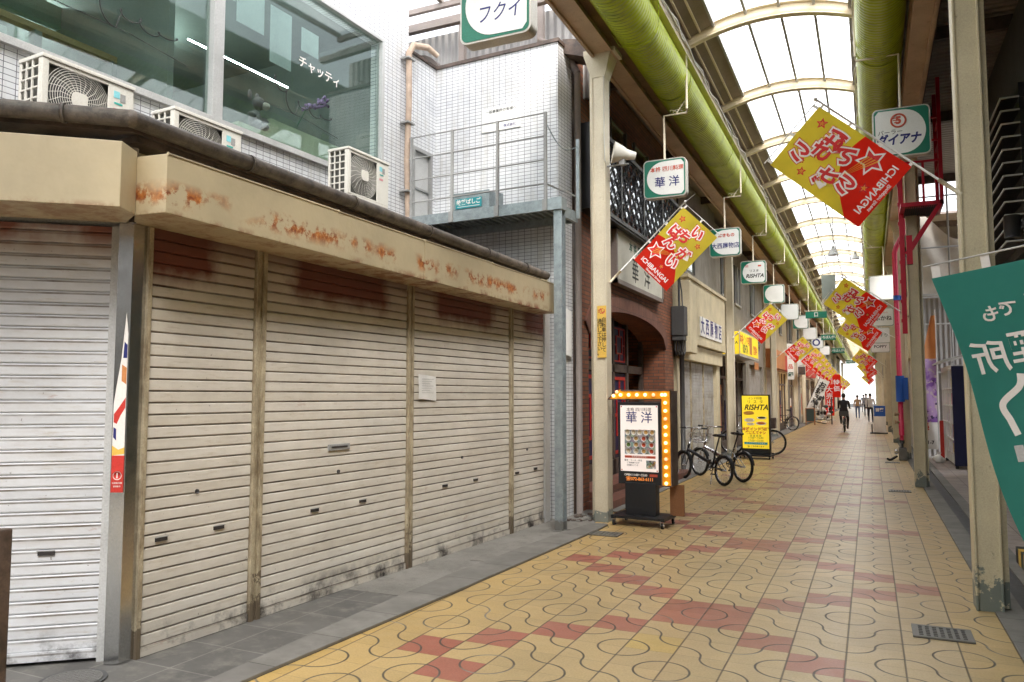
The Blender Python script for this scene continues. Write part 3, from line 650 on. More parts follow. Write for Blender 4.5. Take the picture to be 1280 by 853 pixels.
for k in range(60):
    a = rnd.uniform(0, 1); fl.sphere((rnd.gauss(0, .04), -.18 + .42 * a + rnd.gauss(0, .02), .02 + .22 * a + rnd.gauss(0, .035)), rnd.uniform(.012, .026), nu=6, nv=4)
fl.tube([(0, -.3, -.25), (0, -.15, 0), (0, .2, .2)], .008, 5, 1)
fl.build('silk_flowers', ['purple', 'inkgreen'], None, loc=pf, label='spray of violet silk wisteria inside the upstairs window', cat='flowers')
# paper sign on projecting wall
ps = MB(MF @ P_((-.79, 6.046, 5.47), (1, 0, 0), (0, 0, 1))); ps.box(-.31, .31, -.17, .17, 0, .008)
text(ps, '一般事業所の皆様へ', .055, Tr(0, .11, .009), 1)
for k in range(3): ps.box(-.22, .2, .04 - k * .04, .043 - k * .04, .0085, .0095, 2)
text(ps, '株式会社', .05, Tr(.14, -.12, .009), 3)
ps.build('wall_sign', ['white', 'inkblack', 'lgrey', 'inkblue'], None, loc=MF @ Vector((-.79, 6.046, 5.47)), label='white printed notice board high on the tiled wall above the landing', cat='sign')
# insulated pipe
ip = MF @ Vector((-1.8, 5.25, 3.3)); pp = MB(MF)
pts = [(-1.8, 5.25, 3.3), (-1.79, 5.26, 4.0), (-1.81, 5.24, 4.8), (-1.79, 5.25, 5.6), (-1.8, 5.25, 6.3), (-1.76, 5.3, 6.42), (-1.66, 5.5, 6.45), (-1.6, 5.66, 6.38)]
pp.tube(pts, [.045, .045, .04, .043, .045, .05, .045, .035], 10)
for z in (4.35, 5.3, 6.2): pp.box(-1.87, -1.74, 5.16, 5.33, z, z + .02, 1)
pp.build('insulated_pipe', [mat('pipe_lagging', (.45, .34, .26), .7, var=.2, vs=9, bump=.5, bs=30), 'grey'], None, loc=ip, label='beige wrapped pipe rising up the white tiled wall', cat='pipe')

# ------------------------------------------------------------------ air conditioners on the low roof
def ac_unit(u0, z0, label, feet=.05):
    w, h, d = .74, .56, .29
    base = MF @ Vector((-1.59, u0, z0 - feet)); T0 = MF @ Tr(-1.59, u0, z0)
    r = thing('air_conditioner', base, label, 'air conditioner', 'outdoor air conditioner units along the low roof')
    c = MB(T0); c.box(0, d, 0, .012, 0, h) if False else None
    # shell: top, back, front ring, right front panel, left end frame
    c.box(-.004, d + .012, -.006, w + .006, h - .03, h).box(0, .012, 0, w, .03, h - .03).box(0, d, 0, w, 0, .03).box(d - .012, d, .52, w, .03, h - .03).box(0, d, w - .012, w, .03, h - .03)
    c.box(d - .012, d + .004, 0, .05, .03, h - .03).box(d - .012, d, .05, .52, .03, .05).box(d - .012, d, .05, .52, h - .06, h - .03).box(d - .05, d - .012, 0, .015, .03, h - .03).box(0, .03, 0, .015, .03, h - .03)
    c.build('casing', 'ac', r, bevel=.006)
    MB(T0).box(.03, d - .06, .03, w - .05, .035, h - .05).build('coil', 'acgrille', r)
    eg = MB(T0)
    for k in range(6): eg.box(.03, d - .05, -.001, .012, .075 + k * .078, .087 + k * .078)
    for k in range(2): eg.box(.09 + k * .075, .102 + k * .075, -.003, .010, .035, h - .035)
    eg.build('end_grille', 'ac', r)
    g = MB(T0 @ P_((d - .004, .285, .29), (0, 1, 0), (0, 0, 1)))
    Tg = P_((0, 0, 0), (1, 0, 0), (0, 0, 1)).inverted()
    for k in range(13): 
        rad = .045 + k * .0175; n = 40
        pts = [(rad * math.cos(2 * math.pi * i / n), rad * math.sin(2 * math.pi * i / n), .012 - .02 * (k / 13) ** 3) for i in range(n + 1)]
        pts = [(max(-.235, min(.235, p[0])), max(-.245, min(.225, p[1])), p[2]) for p in pts]
        g.tube(pts, .0022, 4, caps=False)
    for k in range(22):
        a = 2 * math.pi * k / 22; g.tube([(.04 * math.cos(a), .04 * math.sin(a), .012), (.15 * math.cos(a + .12), .15 * math.sin(a + .12), .012), (.25 * math.cos(a + .3) * .94, .25 * math.sin(a + .3) * .92, -.004)], .0022, 4)
    g.prism([(.065 * math.cos(2 * math.pi * i / 24) * (1 + .1 * math.cos(4 * 2 * math.pi * i / 24)) ** -1, .065 * math.sin(2 * math.pi * i / 24) * (1 + .1 * math.cos(4 * 2 * math.pi * i / 24)) ** -1) for i in range(24)], .012, .022)
    g.build('fan_guard', 'ac', r)
    f = MB(T0 @ P_((d - .06, .285, .29), (0, 1, 0), (0, 0, 1)))
    for k in range(3): f.grid(lambda a, b, k=k: ((.04 + .17 * a) * math.cos(2.094 * k + b * 1.3 + a * .5), (.04 + .17 * a) * math.sin(2.094 * k + b * 1.3 + a * .5), .02 * b), 4, 4)
    f.build('fan', 'darkgrey', r)
    l = MB(T0 @ P_((d + .001, 0, 0), (0, 1, 0), (0, 0, 1)))
    l.box(.565, .615, .42, .475, 0, .002, 0).box(.62, .665, .40, .465, 0, .002, 1).box(.57, .64, .37, .385, 0, .002, 2).box(.565, .63, .31, .335, 0, .002, 3)
    l.build('rating_label', [mat('label_cyan', (.25, .62, .68)), 'grey', mat('label_teal', (.05, .4, .35)), mat('label_pink', (.7, .3, .33))], r)
    MB(T0).box(.02, .27, .06, .12, -feet, 0).box(.02, .27, .6, .66, -feet, 0).build('feet', 'grey', r)
ac_unit(.05, 3.54, 'cream air conditioner at the far left of the low roof, largest in view', .06)
ac_unit(1.17, 3.52, 'cream air conditioner half hidden behind the gutter, between two other units', .06)
ac_unit(3.43, 3.83, 'cream air conditioner nearest the steel landing, standing highest', .36)

# ------------------------------------------------------------------ steel landing
ld = thing('steel_landing', tuple(MF @ Vector((.43, 5.3, 0))), 'galvanised steel landing with pipe railing above the end of the shutters', 'landing')
d_ = MB(MF); d_.box(-1.85, .36, 5.22, 5.26, 3.86, 4.0).box(-1.85, .36, 5.26, 5.30, 3.98, 4.0).box(-1.85, .36, 6.0, 6.04, 3.86, 4.0).box(.32, .36, 5.261, 5.999, 3.86, 4.0)
d_.box(-1.85, .318, 5.3, 6.0, 3.985, 3.998)
for k in range(22): d_.box(-1.83 + k * .1, -1.80 + k * .1, 5.262, 5.998, 3.95, 3.984)
d_.build('deck', 'steel', ld)
rl = MB(MF)
for z in (5.09, 4.80, 4.5, 4.2): rl.tube([(-1.82, 5.24, z), (.28, 5.24, z)], .010, 8)
rl.tube([(.28, 5.24, 4.2), (.36, 5.98, 4.2)], .012, 8)
rl.build('rails', 'grey', ld)
for n in (-1.73, -1.08, -.4, .28):
    b = MB(MF).box(n - .016, n + .016, 5.225, 5.257, 3.9, 5.1); b.box(n - .03, n + .03, 5.2, 5.222, 3.86, 4.0); b.build('railing_post', 'grey', ld)
MB(MF).box(.38, .42, 5.95, 5.99, 3.9, 4.95).build('railing_post', 'steel', ld)
ch_ = MB(MF); ch_.tube([(.28 + .12 * t, 5.24 + .72 * t, 4.98 - .18 * math.sin(math.pi * t) - .12 * t) for t in [i / 14 for i in range(15)]], .007, 5); ch_.build('chain', 'steel', ld)
pst = MB(MF).box(.38, .49, 5.25, 5.258, 0, 3.86).box(.38, .49, 5.352, 5.36, 0, 3.86).box(.431, .439, 5.258, 5.352, 0, 3.86).box(.36, .51, 5.2, 5.41, 0, .015)
pst.box(.36, .5, 5.22, 5.38, 3.86, 4.01); pst.build('support_post', 'steel', ld)
bx = MF @ Vector((-.95, 5.6, 4.0)); lbx = thing('ladder_box', bx, 'galvanised escape ladder box with a teal label on the landing', 'box'); b = MB(MF).prism([(-1.22, 5.42), (-.62, 5.42), (-.62, 5.8), (-1.22, 5.8)], 4.0, [4.3, 4.26, 4.32, 4.36])
b.box(-1.225, -.615, 5.405, 5.419, 4.27, 4.285)
b.build('body', 'steel', lbx); b = MB(); T = MF @ P_((-.93, 5.412, 4.14), (1, 0, 0), (0, 0, 1)); b.box(-.2, .2, -.065, .065, 0, .004, 1, T=T); text(b, '鉄葉ばしご', .075, T @ Tr(0, .012, .005), 2, off=.002); b.box(-.17, .17, -.045, -.038, .0042, .005, 2, T=T); b.build('label_plate', ['steel', mat('teal_label', (.03, .30, .33)), 'flagwhite'], lbx)
# ------------------------------------------------------------------ arcade roof
RX0, RX1, RZ = -2.30, -.03, 6.72
roof = thing('arcade_roof', (-1.17, 3, 0), 'long barrel vaulted arcade roof with cream ribs and milky skylights', 'roof')
Y0, Y1 = -6.0, 118.0
RIB = [11.1 + 2.87 * k for k in range(-5, 38)]
def vault(t, rise=.22, z=RZ):     # t 0..1 across, returns x, z
    x = RX0 + (RX1 - RX0) * t; return x, z + rise * (1 - (2 * t - 1) ** 2)
rib0 = None
for i, y in enumerate(RIB):
    if rib0 is None:
        mb = MB(); n = 20; w = .055; hb = .19
        lo = [vault(k / n) for k in range(n + 1)]
        for a, b, h0, h1 in ((-w, w, 0, .014), (-.008, .008, .014, hb - .014), (-w, w, hb - .014, hb)):
            vs = []
            for (x, z) in lo: vs += [(x, y + a, z + h0), (x, y + b, z + h0), (x, y + b, z + h1), (x, y + a, z + h1)]
            fs = []
            for k in range(n):
                for j in range(4): fs.append((k * 4 + j, k * 4 + (j + 1) % 4, k * 4 + 4 + (j + 1) % 4, k * 4 + 4 + j))
            mb.add(vs, fs, 0, True)
        rib0 = mb.build('arch_rib', 'creamrib', roof)
    else:
        o = rib0.copy(); COL.objects.link(o); o.location = (0, y - RIB[0], 0)
# skylight sheets, one per bay, with glazing bars
for i in range(len(RIB) - 1):
    ya, yb = RIB[i] + .01, RIB[i + 1] - .01
    if i == 0:
        mb = MB(); mb.grid(lambda a, b: (*[(vault(.17 + .80 * a, .25, RZ + .16))[0]], ya + (yb - ya) * b, vault(.17 + .80 * a, .25, RZ + .16)[1]), 16, 1)
        sk0 = mb.build('skylight_sheet', 'skylight', roof)
        mb = MB()
        for t in (.17, .37, .57, .77, .97):
            x, z = vault(t, .25, RZ + .13); mb.box(x - .018, x + .018, ya, yb, z - .02, z + .02)
        for k in range(1, 5):
            pts = []
            for q in range(9):
                x, z = vault(.17 + .8 * q / 8, .25, RZ + .165); pts.append((x, ya + (yb - ya) * k / 5, z))
            mb.tube(pts, .009, 4)
        gb0 = mb.build('glazing_bars', 'grey', roof)
        mb = MB()
        def side(t0, t1):
            vs = []; 
            for t in (t0, t1):
                x, z = vault(t, .25, RZ + .15); vs += [(x, ya, z), (x, yb, z), (x, ya, z + .02), (x, yb, z + .02)]
            mb.add(vs, [(0, 1, 5, 4), (2, 6, 7, 3), (0, 4, 6, 2), (1, 3, 7, 5), (0, 2, 3, 1), (4, 5, 7, 6)])
        side(-.06, .165); side(.975, 1.06)
        for t in (.02, .085):
            x, z = vault(t, .25, RZ + .12); mb.box(x - .012, x + .012, ya, yb, z - .012, z + .03, 1)
        sd0 = mb.build('side_panel', [mat('brown_roof_sheet', (.26, .215, .175), .6), 'creamrib'], roof)
    else:
        for s in (sk0, gb0, sd0):
            o = s.copy(); COL.objects.link(o); o.location = (0, RIB[i] - RIB[0], 0)
# longitudinal eaves gutters/cable trays and girders
et = MB()
for x, s in ((RX0 - .05, 1), (RX1 + .05, -1)):
    et.box(x - .05, x + .05, Y0, Y1, RZ - .1, RZ - .04).box(x - .05, x - .04, Y0, Y1, RZ - .04, RZ + .06).box(x + .04, x + .05, Y0, Y1, RZ - .04, RZ + .02)
et.build('eaves_channel', 'cream', roof)
cb = MB(); rnd = random.Random(5)
for x, s in ((RX0 - .02, 1), (RX1 + .02, -1)):
    for j in range(3):
        pts = [(x + s * .04 + rnd.uniform(-.03, .03), Y0 + k * .45, RZ - .02 + rnd.uniform(-.03, .045)) for k in range(int((60 - Y0) / .45))]
        cb.tube(pts, .009 if j else .016, 5)
cb.build('cables', 'pole', roof)
gm = MB()
for x0, x1 in ((-3.23, -2.93), (.58, .86)):
    gm.box(x0, x1, Y0, Y1, 6.10, 6.125).box(x0, x1, Y0, Y1, 6.40, 6.425).box((x0 + x1) / 2 - .01, (x0 + x1) / 2 + .01, Y0, Y1, 6.125, 6.40)
    gm.box(x0 + .02 if x0 < 0 else x1 - .06, x0 + .06 if x0 < 0 else x1 - .02, Y0, Y1, 6.06, 6.1)
gm.build('girder', 'girder', roof)
cl_ = MB()
for x0, x1 in ((-3.3, RX0 - .1), (RX1 + .1, .93)): cl_.box(x0, x1, Y0, Y1, 6.86, 6.88)
cl_.build('side_soffit', 'lgrey', roof)
# spiral ducts
for x, lab in ((-2.60, 'fat green spiral duct running along the left side of the arcade'), (.25, 'fat green spiral duct running along the right side of the arcade')):
    mb = MB(); n = 28; L_ = 90; rr = .29
    def ff(a, b, x=x): 
        t = 2 * math.pi * a; return (x + rr * math.cos(t), Y0 + .3 + (Y1 - Y0 - .4) * b, 6.37 + rr * math.sin(t))
    mb.grid(ff, n, 80)
    for k in range(15): 
        mb.tube([(x, 5.6 + k * 5.74, 6.37), (x, 5.66 + k * 5.74, 6.37)], rr + .008, 28)
    o = mb.build('spiral_duct', 'duct', None, loc=(x, Y0, 6.08), label=lab, cat='duct')
    me = o.data; uvl = me.uv_layers[0]
    for p in me.polygons:     # unroll: u along girth skewed, v along the duct, so the ribs wind
        for li in p.loop_indices:
            c = me.vertices[me.loops[li].vertex_index].co; a = math.atan2(c.z - .29, c.x); uvl.data[li].uv = (a * .29, c.y)
for k in range(16):
    pass
dh = MB()
for k in range(15):
    y = 3.6 + 5.74 * k
    for x in (-2.6, .25):
        dh.tube([(x - .31, y, 6.86), (x - .31, y, 6.3), (x - .2, y, 6.1), (x, y, 6.065), (x + .2, y, 6.1), (x + .31, y, 6.3), (x + .31, y, 6.86)], .006, 4)
dh.build('duct_straps', 'duct', roof)

# ------------------------------------------------------------------ columns
def column(x, y, label, w=.18, dp=.2, m='cream', right=False, grp='cream steel columns on both sides of the arcade'):
    r = thing('arcade_column', (x, y, 0), label, 'column', grp)
    c = MB(); c.box(x - w / 2, x + w / 2, y, y + dp, 0, 5.86); c.box(x - w / 2 - .012, x + w / 2 + .012, y - .012, y + .006, 0, 5.86) if False else None
    c.box(x - w / 2, x - w / 2 + .018, y - .014, y - .0005, 0, 5.86).box(x + w / 2 - .018, x + w / 2, y - .014, y - .0005, 0, 5.86)
    c.build('shaft', m, r, bevel=.006)
    h = MB(); a = w / 2 + .004
    h.add([(x - a, y - .01, 5.8), (x + a, y - .01, 5.8), (x + a, y + dp, 5.8), (x - a, y + dp, 5.8), (x - a - .09, y - .06, 6.1), (x + a + .09, y - .06, 6.1), (x + a + .09, y + dp + .06, 6.1), (x - a - .09, y + dp + .06, 6.1)],
          [(0, 3, 2, 1), (4, 5, 6, 7), (0, 1, 5, 4), (1, 2, 6, 5), (2, 3, 7, 6), (3, 0, 4, 7)])
    h.box(x - a - .09, x + a + .16, y - .06, y + dp + .06, 6.101, 6.16); h.build('capital', m, r)
    q = MB(); xs = x + (w / 2 + .028 if right else -w / 2 - .03)
    q.box(xs - .02, xs + .02, y + .06, y + .14, 0.02, 5.9); q.build('conduit', m, r, bevel=.004)
    return r
colL = [9.45, 21.1, 31.9, 41.5, 47.0, 58, 69, 80, 92, 104, 116]
labL = ['cream steel column beside the lit arrow menu board, with a yellow vertical notice', 'cream column between the shuttered footwear shop and the yellow restaurant sign', 'cream column behind the yellow restaurant board, before the orange shop board', 'cream column carrying the dark lantern box, beside the small blackboard stand', 'cream column behind the slanting white calligraphy banner', 'far left column, sixth from the open end of the arcade', 'far left column, fifth from the open end of the arcade', 'far left column, fourth from the open end of the arcade', 'far left column, third from the open end of the arcade', 'far left column, second from the open end of the arcade', 'last column on the left, at the open end of the arcade']
for y, l in zip(colL, labL):
    xx = -3.14 if y < 15 else (-3.37 if y < 25 else -3.42)
    column(xx, y, l)
colR = [6.78, 15.37, 21.9, 29.5, 38, 47, 58, 69, 80, 92, 104, 116]
labR = ['peeling cream column in the right foreground, behind the teal banner', 'cream column in front of the purple banner, second on the right', 'cream column with a red standpipe and blue valve wrap in front', 'cream column beyond the red standpipe on the right', 'cream column beside the white and blue sandwich box sign', 'right column beyond the blue and white box sign, seventh from the open end', 'far right column, sixth from the open end of the arcade', 'far right column, fifth from the open end of the arcade', 'far right column, fourth from the open end of the arcade', 'far right column, third from the open end of the arcade', 'far right column, second from the open end of the arcade', 'last column on the right, at the open end of the arcade']
for y, l in zip(colR, labR): column(.76, y, l, m='creamR', right=True)

# things fixed to the first left column
x, y = -3.14, 9.45
st = MB(CAMF(-3.11, y - .016, 2.42)); st.box(-.06, .06, -.33, .34, 0, .004)
st.prism([(.045 * math.cos(a * math.pi / 8) * (1.15 if a % 2 else .9), .27 + .035 * math.sin(a * math.pi / 8) * (1.15 if a % 2 else .9)) for a in range(16)], .0042, .005, 2)
text(st, '注意', .04, Tr(0, .268, .0055) @ Rz(20), 0, off=.001)
text(st, '自転車は押して', .066, Tr(.028, -.04, .005), 1, off=.0006, vertical=True, line=.98); text(st, '通行して下さい。', .066, Tr(-.03, -.07, .005), 1, off=.0006, vertical=True, line=.9)
st.build('notice_sticker', ['yellow', 'inkblack', 'inkred'], None, loc=(-3.11, y - .016, 2.42), label='yellow vertical notice asking riders to push bicycles, on the near cream column', cat='sticker')
sp = thing('loudspeaker', (-3.04, 9.5, 4.6), 'cream horn loudspeaker bracketed to the near left column', 'loudspeaker')
s_ = MB(Tr(-2.83, 9.5, 4.74) @ Matrix.Rotation(R(-65), 4, 'Z') @ Matrix.Rotation(R(80), 4, 'X'))
s_.tube([(0, 0, -.17), (0, 0, -.05), (0, 0, 0), (0, 0, .12), (0, 0, .125)], [.05, .07, .095, .14, .145], 20); s_.build('horn', 'ac', sp)
MB().tube([(-3.04, 9.5, 4.6), (-2.75, 9.5, 4.6)], .012, 8).box(-2.87, -2.8, 9.46, 9.54, 4.59, 4.66).build('bracket', 'grey', sp)
MB().tube([(-3.04, 9.46, 4.64), (-3.05, 9.43, 4.66), (-3.055, 9.425, 5.0), (-3.055, 9.43, 5.8)], .008, 6).build('cable', 'ac', sp)

# ------------------------------------------------------------------ hanging shop signs
def hang_sign(y, side, rows, label, z=4.5, w=.64, h=.6, blank=False, hang=True, xo=0.0, yo=0.0, hz=5.75):
    """side -1 left of the arcade, +1 right; rows = [(text, size, dx, dy, material, kwargs)]"""
    x = (-2.66 if side < 0 else .45) + xo; zt = z + h
    r = thing('hanging_sign', (x, y, z), label, 'sign', 'green and white box signs hung from the arcade roof')
    def rr(w, h, rad, n=6):
        p = []
        for cx, cy, a0 in ((w / 2 - rad, h / 2 - rad, 0), (-w / 2 + rad, h / 2 - rad, 90), (-w / 2 + rad, -h / 2 + rad, 180), (w / 2 - rad, -h / 2 + rad, 270)):
            for k in range(n + 1):
                a = R(a0 + 90 * k / n); p.append((cx + rad * math.cos(a), cy + rad * math.sin(a)))
        return p
    T = CAMF(x, y, z + h / 2)
    c = MB(T); c.prism(rr(w, h, .07), -.1, .03); c.build('box_frame', 'signframe', r, bevel=.005)
    f = MB(T); f.prism(rr(w - .035, h - .035, .055), .0305, .034); f.build('face_green', 'green', r)
    # white field: rounded towards the outer end
    pts = []; n = 20; a_ = w - .05; b_ = h - .05
    if not blank:
        for k in range(n + 1):
            a = math.pi / 2 + math.pi * k / n; pts.append((-a_ / 2 + .08 + .23 + .26 * math.cos(a) - .02, (b_ / 2 - .015) * math.sin(a)))
        pts += [(a_ / 2 - .05, -b_ / 2 + .01), (a_ / 2 - .01, -b_ / 2 + .06), (a_ / 2 - .01, b_ / 2 - .06), (a_ / 2 - .05, b_ / 2 - .01)]
        if side > 0: pts = [(-p[0], p[1]) for p in pts]
    else: pts = rr(a_, b_, .06)
    wf_ = MB(T); wf_.prism(pts, .0345, .0375); wf_.build('face_white', 'signwhite', r)
    if rows:
        t = MB(T); ms = []
        for s, sz, dx, dy, mm, kw in rows:
            if mm not in ms: ms.append(mm)
            if callable(s): s(t, Tr(dx, dy, .038), ms.index(mm)); continue
            text(t, s, sz, Tr(dx, dy, .0385), ms.index(mm), **kw)
        t.build('lettering', ms, r)
    if hang:
        hx = (RX0 - .02) if side < 0 else (RX1 - .02)
        hb = MB(); hb.tube([(hx, y - .02, 6.8), (hx, y - .02, hz + .06)], .017, 8).tube([(hx, y - .02, hz + .06), (hx, y - .02, hz), (x, y - .02, hz), (x, y - .02, zt - .01)], .017, 8)
        hb.tube([(hx, y - .02, hz + .22), (hx + (x - hx) * .45, y - .02, hz + .01)], .006, 5)
        cu = []
        for k in range(26): a = k * .42; cu.append((hx + (x - hx) * (.35 + .01 * k) + .05 * math.cos(a), y - .02 + .04 * math.sin(a), hz + .03 + .05 * math.sin(a * .9)))
        hb.tube(cu, .003, 4)
        hb.build('hanger', 'cream', r)
    return r
B = dict(off=.0016)
hang_sign(5.42, -1, [('フクイ', .17, .04, -.1, 'inkblue', dict(shear=.15, sx=.8))], 'green and white box sign with three blue kana above the white tiled wall', z=4.47, h=.62)
hang_sign(11.1, -1, [('本格 四川料理', .083, .035, .13, 'inkred', dict(sx=.95, **B)), ('華 洋', .165, .035, -.07, 'inkblue', dict(**B))], 'green and white box sign of the restaurant, hanging over the first left flag', z=4.52, h=.58)
hang_sign(16.3, -1, [('はきもの', .085, .03, .14, 'inkred', dict(off=.003)), ('大西履物店', .125, .01, -.08, 'inkblue', dict(off=.002, sx=.92))], 'green and white box sign of the footwear shop, right of the first left flag', z=4.5)
def flags2(t, T, m): t.box(-.2, -.12, .14, .155, 0, .001, m, T=T).box(-.2, -.12, .17, .185, 0, .001, m, T=T).box(.12, .2, .14, .18, 0, .001, m, T=T)
hang_sign(20.6, -1, [(flags2, 0, 0, 0, 'inkred', {}), ('リスタ', .08, .02, .03, 'inkblack', dict(off=.001)), ('RISHTA', .135, .03, -.1, 'inkblack', dict(off=.004, shear=.3))], 'green and white box sign of the yellow Indian restaurant, on the left side', z=4.5)
hang_sign(25.3, -1, [], 'faded green and white box sign without lettering, above the second left flag', z=4.5)
hang_sign(30.5, -1, [], 'blank pale box sign beside the second left flag', z=4.45, blank=True)
hang_sign(35.5, -1, [], 'faded sign with a rounded white field beside the first green direction plate', z=4.5)
hang_sign(41, -1, [], 'small blank pale box sign above the third left flag', z=4.4, blank=True)
hang_sign(47, -1, [('○', .5, -.05, 0, 'inkblue', dict(off=.02))], 'far left box sign with a dark ring mark', z=4.3, blank=True)
hang_sign(55, -1, [], 'farthest blank box sign on the left', z=4.3, blank=True)
def fivelogo(t, T, m):
    pts = [(.085 * math.cos(a), .085 * math.sin(a), 0) for a in [2 * math.pi * k / 28 for k in range(29)]]
    t.tube([T @ Vector(p) for p in pts], .012, 6, m); text(t, '5', .13, T @ Tr(.0, 0, .002), m, off=.008)
    for k in range(3): t.box(-.075 + .012 * k, -.02, .03 - k * .03, .042 - k * .03, 0, .004, m, T=T)
hang_sign(11.1, 1, [(fivelogo, 0, -.03, .15, 'inkred', {}), ('パーラー', .075, -.13, .0, 'inkblack', {}), ('ダイアナ', .155, -.04, -.11, 'inkblue', dict(off=.006, shear=.2, sx=.85))], 'large green and white parlour sign beside the near right flag', z=4.72, h=.66, w=.68, xo=0.02, hz=6.1)
hang_sign(24.5, 1, [], 'blank grey box sign below the right duct', z=4.35, h=.72, w=.8, blank=True, hz=5.9)
hang_sign(27.6, 1, [('はきもの', .07, 0, .14, 'inkred', {}), ('ふかね', .17, 0, -.05, 'inkblack', dict(off=.004))], 'white box sign with three black kana behind the second right flag', z=3.85, blank=True, hz=5.4)
hang_sign(32.5, 1, [('くすり', .16, 0, 0, 'inkgreen', {})], 'small white box sign tucked behind the third right flag', z=3.6, blank=True, hz=5.2)
hang_sign(36.5, 1, [('POPPY', .17, 0, -.05, 'inkblack', dict(off=.003)), ('ヘアー', .09, 0, .16, 'inkblack', {})], 'round cornered white box sign reading POPPY', z=3.45, w=.75, blank=True, hz=5.2)
# green direction plates
for k, (xa, xb, y, z, lab) in enumerate(((-2.05, -1.33, 29.7, 4.4, 'green direction plate nearest, hung left of centre'), (-1.9, -1.3, 36.5, 4.05, 'green direction plate second in line'), (-1.7, -1.1, 42, 3.75, 'green direction plate third in line'), (-1.5, -.9, 60, 3.9, 'green direction plate farthest, against the bright opening'))):
    r = thing('direction_plate', ((xa + xb) / 2, y, z), lab, 'sign', 'green direction plates hung across the arcade')
    MB().box(xa, xb, y, y + .05, z, z + .24).build('plate', 'green', r, bevel=.005)
    t = MB(CAMF((xa + xb) / 2, y - .003, z + .12)); text(t, '口' if k == 0 else 'いちばんがい', .15 if k else .19, Tr(0, 0, 0), 0, off=.002, sx=.8); t.build('lettering', 'flagwhite', r)
    MB().tube([(xa - .05, y + .02, z + .27), (xb + .02, y + .02, z + .27)], .012, 6).tube([(xa + .1, y + .02, z + .24), (xa + .1, y + .02, 6.8)], .01, 6).tube([(xb - .1, y + .02, z + .24), (xb - .1, y + .02, 6.8)], .01, 6).build('hanger', 'cream', r)
# pendant lamps and a hung pale board
for y, x, z, lab in ((19.6, -.7, 4.95, 'white bell pendant lamp hanging under the skylight'), (26.2, -.3, 5.9, 'small pale pendant lamp farther along the skylight')):
    r = thing('pendant_lamp', (x, y, z), lab, 'lamp')
    MB().tube([(x, y, z - .02), (x, y, z + .06), (x, y, z + .12), (x, y, z + .2)], [.13, .10, .05, .03], 20).build('lamp_shade', 'lgrey', r)
    MB().tube([(x, y, z + .2), (x, y, 6.9)], .008, 6).build('cord', 'grey', r)
MB().box(-1.02, -.7, 20.5, 20.53, 4.0, 4.6).tube([(-1.0, 20.51, 4.6), (-1.0, 20.51, 6.9)], .005, 5, 1).tube([(-.72, 20.51, 4.6), (-.72, 20.51, 6.9)], .005, 5, 1).build('hanging_board', [mat('pale_green_board', (.42, .48, .44)), 'grey'], None, loc=(-.86, 20.5, 4.0), label='pale greenish board hung on wires under the skylight', cat='board')
